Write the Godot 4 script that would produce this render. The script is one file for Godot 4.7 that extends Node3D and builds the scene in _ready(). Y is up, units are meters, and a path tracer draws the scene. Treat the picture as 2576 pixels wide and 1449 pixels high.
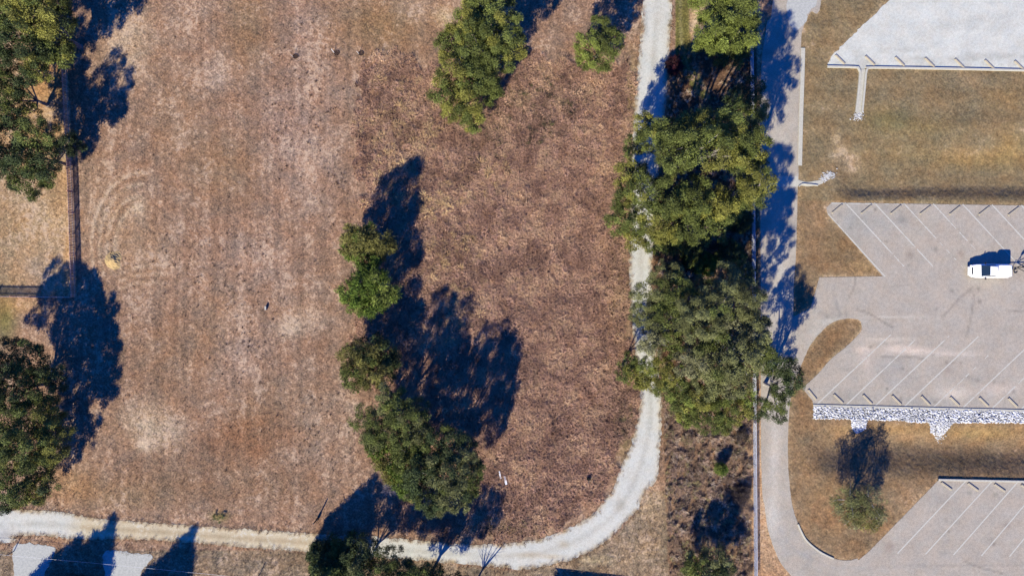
extends Node3D
# An aerial view straight down on a dry field, tree lines, gravel lanes and car parks.
# Plan units: one unit is 5 cm; (1288, 724.5) lies under the camera, x runs east, y runs south.
const K := 0.05
const CX := 1288.0
const CY := 724.5
const EYE := 87.0
# how much light a flat sunlit surface sends to the picture per unit of albedo (sun + sky, times exposure)
const LIT := Vector3(1.96, 2.0, 2.29)

var rng := RandomNumberGenerator.new()
var used := {}
var M := {}
var lanes: Array = []      # plan polygons on which nothing grows
var wobble := FastNoiseLite.new()

# ------------------------------------------------------------------ helpers
func W(x: float, y: float, h := 0.0) -> Vector3:
	return Vector3((x - CX) * K, h, (y - CY) * K)

# a point at height h that the drone sees above plan point (x, y)
func V(x: float, y: float, h: float) -> Vector3:
	var s := (EYE - h) / EYE
	return Vector3((x - CX) * K * s, h, (y - CY) * K * s)

# linear albedo of a surface that is (r, g, b) in the sunlit photograph
func pc(r: float, g: float, b: float) -> Color:
	var c := Color(r / 255.0, g / 255.0, b / 255.0).srgb_to_linear()
	return Color(c.r / LIT.x, c.g / LIT.y, c.b / LIT.z)

func mat(c: Color, rough := 0.9, extra := {}) -> StandardMaterial3D:
	var m := StandardMaterial3D.new()
	m.albedo_color = c.linear_to_srgb()
	m.roughness = rough
	m.metallic_specular = 0.3
	for k in extra:
		m.set(k, extra[k])
	return m

func tinted(rough := 0.9, extra := {}) -> StandardMaterial3D:
	var m := mat(Color(1, 1, 1), rough, extra)
	m.vertex_color_use_as_albedo = true
	return m

func numbered(called: String) -> String:
	var n: int = used.get(called, 0)
	used[called] = n + 1
	return called if n == 0 else "%s_%03d" % [called, n]

func tag(o: Node, label: String, category := "", group := "", kind := "") -> void:
	if label: o.set_meta("label", label)
	if category: o.set_meta("category", category)
	if group: o.set_meta("group", group)
	if kind: o.set_meta("kind", kind)

func thing(called: String, label: String, category: String, where: Vector3, turn := 0.0, group := "") -> Node3D:
	var o := Node3D.new()
	o.name = numbered(called)
	add_child(o)
	o.position = where
	o.rotation.y = turn
	tag(o, label, category, group)
	return o

func part(called: String, mesh: Mesh, m: Material, parent: Node, where := Vector3.ZERO) -> MeshInstance3D:
	var o := MeshInstance3D.new()
	o.name = numbered(called) if parent == self else called
	o.mesh = mesh
	o.material_override = m
	o.position = where
	parent.add_child(o, true)
	return o

class Shape:
	var v := PackedVector3Array()
	var uv := PackedVector2Array()
	var c := PackedColorArray()
	var n := PackedVector3Array()
	func tri(a: Vector3, b: Vector3, d: Vector3) -> void:
		v.append(a); v.append(b); v.append(d)
	func quad(a: Vector3, b: Vector3, d: Vector3, e: Vector3) -> void:
		tri(a, b, d); tri(a, d, e)
	# clockwise seen from outside
	func box(t: Transform3D, s: Vector3, top := 1.0) -> void:
		var h := s * 0.5
		var p: Array = []
		for y in [-1.0, 1.0]:
			var k: float = 1.0 if y < 0.0 else top
			for xz in [[-1.0, -1.0], [1.0, -1.0], [1.0, 1.0], [-1.0, 1.0]]:
				p.append(t * Vector3(xz[0] * h.x * k, y * h.y, xz[1] * h.z * k))
		quad(p[4], p[5], p[6], p[7])
		quad(p[3], p[2], p[1], p[0])
		for i in 4:
			var j := (i + 1) % 4
			quad(p[i], p[j], p[j + 4], p[i + 4])
	func tube(path: Array, radii: Array, sides := 6) -> void:
		var rings: Array = []
		for i in path.size():
			var d: Vector3 = (path[mini(i + 1, path.size() - 1)] - path[maxi(i - 1, 0)]).normalized()
			var a := d.cross(Vector3(0.31, 0.2, 0.93)).normalized()
			var b := d.cross(a).normalized()
			var ring: Array = []
			for k in sides:
				var w := TAU * k / sides
				ring.append(path[i] + (a * cos(w) + b * sin(w)) * radii[i])
			rings.append(ring)
		for i in path.size() - 1:
			for k in sides:
				var n := (k + 1) % sides
				quad(rings[i][k], rings[i + 1][k], rings[i + 1][n], rings[i][n])
		for k in range(1, sides - 1):
			tri(rings[0][0], rings[0][k], rings[0][k + 1])
			tri(rings[-1][0], rings[-1][k + 1], rings[-1][k])
	func mesh(smooth := false) -> Mesh:
		if smooth:
			var st := SurfaceTool.new()
			st.begin(Mesh.PRIMITIVE_TRIANGLES)
			st.set_smooth_group(0)
			for p in v:
				st.add_vertex(p)
			st.index()
			st.generate_normals()
			return st.commit()
		var a := []
		a.resize(Mesh.ARRAY_MAX)
		a[Mesh.ARRAY_VERTEX] = v
		if uv.size() == v.size(): a[Mesh.ARRAY_TEX_UV] = uv
		if c.size() == v.size(): a[Mesh.ARRAY_COLOR] = c
		if n.size() == v.size(): a[Mesh.ARRAY_NORMAL] = n
		var m := ArrayMesh.new()
		m.add_surface_from_arrays(Mesh.PRIMITIVE_TRIANGLES, a)
		return m

func at_turn(p: Vector3, yaw := 0.0) -> Transform3D:
	return Transform3D(Basis(Vector3.UP, yaw), p)

func poly(a: Array) -> PackedVector2Array:
	var out := PackedVector2Array()
	for i in range(0, a.size(), 2):
		out.append(Vector2(a[i], a[i + 1]))
	return out

# a polyline (or closed outline) rounded and roughened: jag is how far (plan units) its edge wanders
func rounded(a: PackedVector2Array, closed := true, step := 7.0, jag := 0.0) -> PackedVector2Array:
	var out := PackedVector2Array()
	var n := a.size()
	for i in (n if closed else n - 1):
		var p0 := a[(i - 1 + n) % n] if closed or i > 0 else a[0]
		var p1 := a[i]
		var p2 := a[(i + 1) % n]
		var p3 := a[(i + 2) % n] if closed or i + 2 < n else a[n - 1]
		var k := maxi(1, int(p1.distance_to(p2) / step))
		for j in k:
			out.append(p1.cubic_interpolate(p2, p0, p3, float(j) / k))
	if not closed: out.append(a[n - 1])
	return jagged(out, jag) if jag > 0.0 else out

func split(a: PackedVector2Array, step := 7.0, jag := 0.0) -> PackedVector2Array:
	var out := PackedVector2Array()
	for i in a.size():
		var b := a[(i + 1) % a.size()]
		var k := maxi(1, int(a[i].distance_to(b) / step))
		for j in k:
			out.append(a[i].lerp(b, float(j) / k))
	return jagged(out, jag) if jag > 0.0 else out

func jagged(a: PackedVector2Array, jag: float) -> PackedVector2Array:
	var out := PackedVector2Array()
	for p in a:
		out.append(p + Vector2(wobble.get_noise_2d(p.x, p.y), wobble.get_noise_2d(p.x + 900.0, p.y - 700.0)) * jag)
	return out

# a flat sheet with a rim that reaches `deep` metres down; uv spans the rectangle `area` of the plan
func sheet(called: String, a: PackedVector2Array, y: float, deep: float, m: Material, parent: Node, area := Rect2(0, 0, 1000, 1000), follow := false) -> MeshInstance3D:
	if Geometry2D.is_polygon_clockwise(a): a.reverse()
	var s := Shape.new()
	var t := Geometry2D.triangulate_polygon(a)
	if t.is_empty(): push_error("sheet not triangulated: " + called)
	for i in range(0, t.size(), 3):
		var q := [a[t[i]], a[t[i + 1]], a[t[i + 2]]]
		if (q[1] - q[0]).cross(q[2] - q[0]) < 0.0: q = [q[0], q[2], q[1]]
		for p: Vector2 in q:
			s.v.append(W(p.x, p.y, y + (terrain(p.x, p.y) if follow else 0.0)))
			s.uv.append((p - area.position) / area.size)
	if deep > 0.0:
		for i in a.size():
			var p := a[i]
			var q := a[(i + 1) % a.size()]
			var k := [W(p.x, p.y, y), W(q.x, q.y, y), W(q.x, q.y, y - deep), W(p.x, p.y, y - deep)]
			s.quad(k[0], k[1], k[2], k[3])
			for z in [p, q, q, p, q, p]:
				s.uv.append((z - area.position) / area.size)
	var o := part(called, s.mesh(), m, parent)
	if parent == self: o.set_meta("kind", "structure")
	return o

# outline of a band along a polyline
func band(line: PackedVector2Array, half: float) -> PackedVector2Array:
	var l := PackedVector2Array()
	var r := PackedVector2Array()
	for i in line.size():
		var d := (line[mini(i + 1, line.size() - 1)] - line[maxi(i - 1, 0)]).normalized().orthogonal()
		l.append(line[i] + d * half)
		r.append(line[i] - d * half)
	r.reverse()
	l.append_array(r)
	return l

func inside(p: Vector2, list: Array) -> bool:
	for a: PackedVector2Array in list:
		if Geometry2D.is_point_in_polygon(p, a): return true
	return false

# height of the land: two mown ditches beside the car parks
func terrain(x: float, y: float) -> float:
	var h := 0.0
	if x > 2030.0:
		var k := smoothstep(2085.0, 2170.0, x)
		if y > 300.0 and y < 506.0:
			var bed := 462.0 - 4.0 * sin(x * 0.011)
			h -= 0.72 * k * (smoothstep(506.0, bed + 2.0, y) if y > bed else smoothstep(300.0, bed, y))
		k = smoothstep(2010.0, 2130.0, x)
		if y > 1062.0 and y < 1204.0:
			var bed := 1128.0 + 5.0 * sin(x * 0.013)
			h -= 1.2 * k * (smoothstep(1206.0, bed + 2.0, y) if y > bed else smoothstep(1062.0, bed, y))
	return h

# ------------------------------------------------------------------ computed textures
func grain(size: int, seed_: int, freq: float, octaves := 3) -> Image:
	var n := FastNoiseLite.new()
	n.seed = seed_
	n.frequency = freq
	n.fractal_octaves = octaves
	n.noise_type = FastNoiseLite.TYPE_SIMPLEX_SMOOTH
	return n.get_seamless_image(size, size, false, false, 0.12)

func speckle(size: int, seed_: int, lo: Color, hi: Color, dots := 0.0, dot := Color.BLACK) -> ImageTexture:
	var r := RandomNumberGenerator.new()
	r.seed = seed_
	var a := grain(size, seed_, 0.045, 3).get_data()
	var b := grain(size, seed_ + 5, 0.3, 2).get_data()
	var out := PackedByteArray()
	out.resize(size * size * 3)
	var l := lo.linear_to_srgb()
	var h := hi.linear_to_srgb()
	for i in size * size:
		var t := clampf(0.5 + (a[i] - 128) / 300.0 + (b[i] - 128) / 210.0 + (r.randf() - 0.5) * 0.5, 0.0, 1.0)
		var c := l.lerp(h, t)
		if dots > 0.0 and r.randf() < dots: c = c.lerp(dot.linear_to_srgb(), 0.7)
		out[i * 3] = int(c.r * 255.0)
		out[i * 3 + 1] = int(c.g * 255.0)
		out[i * 3 + 2] = int(c.b * 255.0)
	return ImageTexture.create_from_image(Image.create_from_data(size, size, false, Image.FORMAT_RGB8, out))

func loose(tex: Texture2D, metres: float, rough := 0.95, bump: Texture2D = null, relief := 1.0) -> StandardMaterial3D:
	var m := mat(Color(1, 1, 1), rough, {"uv1_triplanar": true, "uv1_world_triplanar": true, "uv1_scale": Vector3.ONE / metres})
	m.albedo_texture = tex
	if bump:
		m.heightmap_enabled = true
		m.heightmap_texture = bump
		m.heightmap_scale = relief
	return m

# A map of what lies on the ground: base colours and patches on a coarse grid, then grain on the fine one.
class Chart:
	var area: Rect2
	var w: int
	var h: int
	var px := PackedFloat32Array()   # r g b (sRGB of the albedo) and bareness
	func _init(r: Rect2, cell: float) -> void:
		area = r
		w = int(r.size.x / cell)
		h = int(r.size.y / cell)
		px.resize(w * h * 4)
	func fill(c: Color, bare: float, outline := PackedVector2Array()) -> void:
		var s := c.linear_to_srgb()
		var q := Vector2(w, h) / area.size
		var lo := Vector2.ZERO
		var hi := Vector2(w, h)
		if outline.size():
			lo = (outline[0] - area.position) * q
			hi = lo
			for p in outline:
				lo = lo.min((p - area.position) * q)
				hi = hi.max((p - area.position) * q)
		for y in range(maxi(0, int(lo.y)), mini(h, int(hi.y) + 1)):
			for x in range(maxi(0, int(lo.x)), mini(w, int(hi.x) + 1)):
				if outline.size():
					var p := area.position + Vector2(x + 0.5, y + 0.5) / Vector2(w, h) * area.size
					if not Geometry2D.is_point_in_polygon(p, outline): continue
				var i := (y * w + x) * 4
				px[i] = s.r; px[i + 1] = s.g; px[i + 2] = s.b; px[i + 3] = bare / 255.0
	func patch(x: float, y: float, rx: float, ry: float, c: Color, k: float, bare := -1.0) -> void:
		var s := c.linear_to_srgb()
		var q := Vector2(w, h) / area.size
		var m := (Vector2(x, y) - area.position) * q
		var r := Vector2(rx, ry) * q
		for j in range(maxi(0, int(m.y - r.y * 2.2)), mini(h, int(m.y + r.y * 2.2) + 1)):
			for i in range(maxi(0, int(m.x - r.x * 2.2)), mini(w, int(m.x + r.x * 2.2) + 1)):
				var d := Vector2((i + 0.5 - m.x) / r.x, (j + 0.5 - m.y) / r.y).length_squared()
				var t := k * exp(-d)
				var o := (j * w + i) * 4
				px[o] = lerpf(px[o], s.r, t)
				px[o + 1] = lerpf(px[o + 1], s.g, t)
				px[o + 2] = lerpf(px[o + 2], s.b, t)
				if bare >= 0.0: px[o + 3] = lerpf(px[o + 3], bare / 255.0, t)
	func trail(line: PackedVector2Array, r: float, c: Color, k: float, bare := -1.0) -> void:
		for i in line.size() - 1:
			var n := maxi(1, int(line[i].distance_to(line[i + 1]) / r))
			for j in n:
				var p := line[i].lerp(line[i + 1], float(j) / n)
				patch(p.x, p.y, r, r, c, k, bare)
	func image(fw: int, fh: int) -> Image:
		var out := PackedByteArray()
		out.resize(w * h * 4)
		for i in w * h * 4:
			out[i] = clampi(int(px[i] * 255.0), 0, 255)
		var im := Image.create_from_data(w, h, false, Image.FORMAT_RGBA8, out)
		im.resize(fw, fh, Image.INTERPOLATE_CUBIC)
		return im

func noise_bytes(w: int, h: int, seed_: int, freq: float, octaves: int, sx := 1, sy := 1) -> PackedByteArray:
	var n := FastNoiseLite.new()
	n.seed = seed_
	n.frequency = freq
	n.fractal_octaves = octaves
	var im := n.get_image(w / sx, h / sy, false, false, true)
	if sx > 1 or sy > 1: im.resize(w, h, Image.INTERPOLATE_CUBIC)
	im.convert(Image.FORMAT_L8)
	return im.get_data()

# grain, streaks along the mowing lines and pale bare soil breaking through where the chart says so
func grown(chart: Chart, fw: int, fh: int, soil: Color, seed_: int, strong := 1.0, streaks := true, calm_from := 100000) -> ImageTexture:
	var base := chart.image(fw, fh).get_data()
	var fine := noise_bytes(fw, fh, seed_, 0.42, 2)
	var mid := noise_bytes(fw, fh, seed_ + 1, 0.11, 3)
	var broad := noise_bytes(fw, fh, seed_ + 2, 0.018, 4)
	var lines := noise_bytes(fw, fh, seed_ + 3, 0.07, 4, 1, 30)
	var rows := noise_bytes(fw, fh, seed_ + 7, 0.05, 4, 24, 1)
	var hue := noise_bytes(fw, fh, seed_ + 4, 0.03, 3)
	var s := soil.linear_to_srgb() * 255.0
	var sr := s.r
	var sg := s.g
	var sb := s.b
	var ks := 0.0008 if streaks else 0.0
	for i in fw * fh:
		var o := i * 4
		var east := i % fw > calm_from
		var calm := 0.75 if east else 1.0
		var run := ((rows[i] - 128) * 0.7 if east else float(lines[i] - 128)) * ks
		var f := (fine[i] - 128) * calm
		var t := 1.0 + strong * (f * 0.0030 + (mid[i] - 128) * 0.0012 * calm + (broad[i] - 128) * 0.0008 + run)
		var u := (hue[i] - 128) * 0.0004 * strong
		var bare := base[o + 3] * 0.0055 - 0.62 + (mid[i] - 128) * 0.0042 + (broad[i] - 128) * 0.0040 + f * 0.0022 + run * 2.6
		var k := clampf(bare * 1.5, 0.0, 0.72)
		var kk := 1.0 - k
		base[o] = clampi(int(base[o] * (t + u) * kk + sr * (0.96 + f * 0.001) * k), 0, 255)
		base[o + 1] = clampi(int(base[o + 1] * t * kk + sg * (0.96 + f * 0.001) * k), 0, 255)
		base[o + 2] = clampi(int(base[o + 2] * (t - u) * kk + sb * (0.96 + f * 0.001) * k), 0, 255)
		base[o + 3] = 255
	last = Image.create_from_data(fw, fh, false, Image.FORMAT_RGBA8, base)
	return ImageTexture.create_from_image(last)

var last: Image
var land: Image
var land_area: Rect2

# what colour the land has at a plan point
func soil_at(p: Vector2) -> Color:
	var q := (p - land_area.position) / land_area.size * Vector2(land.get_size())
	return land.get_pixel(clampi(int(q.x), 0, land.get_width() - 1), clampi(int(q.y), 0, land.get_height() - 1)).srgb_to_linear()

# ------------------------------------------------------------------ the scene
func _ready() -> void:
	rng.seed = 20251
	wobble.seed = 4
	wobble.frequency = 0.09
	wobble.fractal_octaves = 3

	var cam := Camera3D.new()
	cam.name = "camera"
	cam.fov = rad_to_deg(2.0 * atan(CY * K / EYE))
	cam.near = 1.0
	cam.far = 2000.0
	cam.position = Vector3(0, EYE, 0)
	cam.rotation_degrees = Vector3(-90, 0, 0)
	add_child(cam)
	cam.current = true

	var env := Environment.new()
	var sky := Sky.new()
	var air := ProceduralSkyMaterial.new()
	air.sky_top_color = Color(0.004, 0.072, 0.40).linear_to_srgb()
	air.sky_horizon_color = Color(0.012, 0.105, 0.46).linear_to_srgb()
	air.sky_curve = 0.12
	air.ground_bottom_color = Color(0.08, 0.07, 0.06)
	air.ground_horizon_color = Color(0.012, 0.105, 0.46).linear_to_srgb()
	air.sun_angle_max = 4.0
	sky.sky_material = air
	env.background_mode = Environment.BG_SKY
	env.sky = sky
	env.tonemap_mode = Environment.TONE_MAPPER_LINEAR
	env.tonemap_exposure = 2.2
	env.sdfgi_enabled = true
	env.ssao_enabled = true
	env.ssil_enabled = true
	var around := WorldEnvironment.new()
	around.name = "air"
	around.environment = env
	add_child(around)

	var sun := DirectionalLight3D.new()
	sun.name = "sun"
	sun.light_energy = 1.5
	sun.light_color = Color(1.0, 0.968, 0.88)
	sun.light_angular_distance = 0.55
	sun.shadow_enabled = true
	add_child(sun)
	var c := cos(deg_to_rad(36.0))
	sun.look_at_from_position(Vector3.ZERO, Vector3(0.44 * c, -sin(deg_to_rad(36.0)), -0.898 * c), Vector3.UP)

	materials()
	outlines()
	ground()
	roads()
	car_parks()
	stones()
	fences()
	vehicles()
	trees()
	shrubs()
	small_things()
	grasses()

func materials() -> void:
	var fine := ImageTexture.create_from_image(grain(256, 77, 0.2, 3))
	M.fine = fine
	M.gravel = loose(speckle(512, 3, pc(180, 184, 192), pc(218, 220, 226), 0.03, pc(150, 148, 150)), 9.0, 0.95, fine, 1.2)
	M.sand = loose(speckle(512, 8, pc(196, 176, 148), pc(236, 220, 196), 0.02, pc(130, 110, 90)), 8.0, 0.95, fine, 1.2)
	M.concrete = loose(speckle(256, 12, pc(196, 194, 192), pc(226, 224, 221), 0.01, pc(140, 138, 135)), 4.0, 0.85, fine, 0.3)
	M.white_lot = loose(speckle(512, 15, pc(212, 214, 216), pc(240, 240, 241), 0.012, pc(160, 160, 162)), 14.0, 0.95, fine, 0.8)
	M.paint = loose(speckle(256, 19, pc(196, 194, 194), pc(242, 242, 242), 0.1, pc(176, 170, 170)), 1.5, 0.7)
	M.wood = loose(speckle(256, 23, Color(0.10, 0.062, 0.045), Color(0.27, 0.18, 0.14), 0.03, Color(0.05, 0.03, 0.02)), 0.8, 0.85)
	M.old_wood = loose(speckle(256, 24, Color(0.30, 0.29, 0.28), Color(0.55, 0.53, 0.5), 0.03, Color(0.1, 0.1, 0.1)), 0.8, 0.85)
	M.bark = loose(speckle(256, 27, Color(0.10, 0.085, 0.075), Color(0.24, 0.22, 0.20), 0.03, Color(0.05, 0.04, 0.04)), 1.2, 0.95)
	M.pale_bark = loose(speckle(256, 28, Color(0.22, 0.20, 0.185), Color(0.42, 0.40, 0.38), 0.03, Color(0.08, 0.07, 0.06)), 1.0, 0.95)
	M.steel = mat(Color(0.56, 0.57, 0.6), 0.45, {"metallic": 0.35})
	M.dark_steel = mat(Color(0.035, 0.035, 0.04), 0.5, {"metallic": 0.5})
	M.rubber = mat(Color(0.018, 0.018, 0.02), 0.8)
	M.white_paint = mat(Color(0.8, 0.8, 0.8), 0.25, {"clearcoat_enabled": true, "clearcoat": 0.6, "clearcoat_roughness": 0.1})
	M.glass = mat(Color(0.012, 0.022, 0.03), 0.06, {"metallic_specular": 0.6})
	M.leaf = tinted(0.62, {"backlight": Color(0.14, 0.16, 0.05)})
	M.straw = tinted(0.9)
	M.rock = tinted(0.9)
	M.dirt = loose(speckle(256, 31, pc(186, 154, 108), pc(238, 212, 166), 0.02, pc(70, 52, 42)), 2.0, 0.95, fine, 2.0)

var lane_outline: PackedVector2Array
var sand_outline: PackedVector2Array
var drive_outline: PackedVector2Array
var lot_mid: PackedVector2Array
var lot_top: PackedVector2Array
var tall_area: PackedVector2Array
var scrub_area: PackedVector2Array
var yard_area: PackedVector2Array
var wood_area: PackedVector2Array
var riprap_area: PackedVector2Array

func outlines() -> void:
	var west := [-420, 1283, 0, 1282, 67, 1283, 140, 1287, 217, 1300, 300, 1310, 493, 1323, 643, 1333, 831, 1345, 977, 1353, 1077, 1362, 1177, 1369, 1288, 1367, 1321, 1363, 1371, 1352, 1421, 1333, 1468, 1308, 1505, 1278, 1535, 1242, 1555, 1198, 1568, 1165, 1583, 1135, 1595, 1092, 1605, 1048, 1610, 998, 1601, 930, 1590, 800, 1583, 700, 1584, 630, 1588, 480, 1592, 330, 1600, 230, 1606, 150, 1612, 80, 1617, 0, 1636, -400]
	var east := [1716, -400, 1692, 0, 1688, 80, 1683, 170, 1672, 300, 1656, 460, 1643, 640, 1641, 760, 1653, 900, 1663, 992, 1666, 1025, 1663, 1105, 1658, 1172, 1650, 1210, 1624, 1236, 1605, 1280, 1578, 1308, 1541, 1348, 1505, 1376, 1455, 1401, 1405, 1417, 1338, 1429, 1288, 1431, 1144, 1417, 801, 1391, 643, 1379, 500, 1367, 350, 1357, 200, 1357, 100, 1348, 33, 1350, 0, 1366, -420, 1380]
	lane_outline = rounded(poly(west + east), true, 6.5, 6.0)
	sand_outline = rounded(poly([196, 1299, 300, 1312, 493, 1325, 643, 1335, 800, 1345, 822, 1366, 800, 1389, 643, 1377, 500, 1365, 350, 1355, 200, 1355, 168, 1330]), true, 6.0, 9.0)
	# the tarred drive and the lowest car park run into one another
	drive_outline = rounded(poly([1958, -400, 1945, 0, 1930, 60, 1917, 160, 1913, 300, 1914, 640, 1915, 1062, 1915, 1108, 1918, 1232, 1925, 1278, 1932, 1328, 1949, 1382, 1969, 1422, 1994, 1452, 2040, 1520, 2200, 1640, 3000, 1700]), false, 8.0, 1.0)
	drive_outline.append_array(poly([3000, 1219, 2362, 1208, 2339, 1232]))
	drive_outline.append_array(rounded(poly([2339, 1232, 2179, 1395, 2159, 1405, 2132, 1410, 2099, 1405, 2065, 1388, 2032, 1362, 2012, 1325, 1995, 1275, 1987, 1215, 1983, 1132, 1985, 1060, 1990, 1003, 2000, 950, 1996, 900, 1998, 726, 2004, 630, 2008, 470, 2010, 417, 2016, 120, 2022, 70, 2040, 30, 2068, -5, 2090, -400]), false, 8.0, 1.0))
	lot_mid = split(poly([2093, 510, 3000, 523]), 3000)
	lot_mid = poly([2080, 523, 2093, 510, 3000, 523, 3000, 1042, 2047, 1020, 2045, 1008, 2020, 977])
	lot_mid.append_array(rounded(poly([2020, 977, 2059, 940, 2092, 903, 2132, 870, 2165, 836, 2168, 816, 2160, 804, 2129, 802, 2096, 811, 2070, 832, 2040, 868, 2016, 920, 2001, 955, 1990, 960]), false, 6.0, 1.0).slice(1))
	lot_mid.append_array(poly([1990, 800, 2040, 775, 2056, 720, 2062, 698, 2222, 695, 2082, 536]))
	lot_top = rounded(poly([2250, -10, 2205, 32, 2165, 70, 2102, 133, 2083, 158]), false, 7.0, 4.0)
	lot_top.append_array(poly([2083, 166, 2160, 168, 2165, 173, 2176, 173, 2182, 169, 3000, 182, 3000, -400, 2400, -400]))
	tall_area = rounded(poly([905, 160, 1100, 165, 1330, 130, 1440, 165, 1596, 175, 1590, 330, 1580, 480, 1578, 640, 1580, 720, 1594, 870, 1603, 990, 1596, 1060, 1586, 1100, 1560, 1165, 1530, 1230, 1500, 1268, 1415, 1325, 1320, 1354, 1190, 1360, 1080, 1345, 1000, 1300, 990, 1100, 930, 960, 905, 900, 908, 560]), true, 16.0, 40.0)
	scrub_area = poly([1668, 1010, 1888, 1050, 1890, 1600, 1690, 1600, 1682, 1400, 1676, 1250])
	yard_area = poly([-420, -380, 160, -380, 166, 157, 182, 483, 190, 747, -420, 745])
	wood_area = poly([1696, 140, 1905, 40, 1910, 1062, 1672, 1010, 1655, 900, 1645, 760, 1646, 640, 1660, 460, 1676, 300])
	riprap_area = poly([2047, 1023, 2600, 1036, 2600, 1064, 2400, 1063, 2392, 1072, 2386, 1090, 2378, 1098, 2362, 1098, 2348, 1088, 2340, 1064, 2300, 1062, 2250, 1056, 2182, 1057, 2178, 1080, 2170, 1088, 2158, 1090, 2147, 1082, 2142, 1054, 2100, 1054, 2047, 1053])
	lanes = [lane_outline, drive_outline, lot_mid, lot_top, riprap_area]

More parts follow.
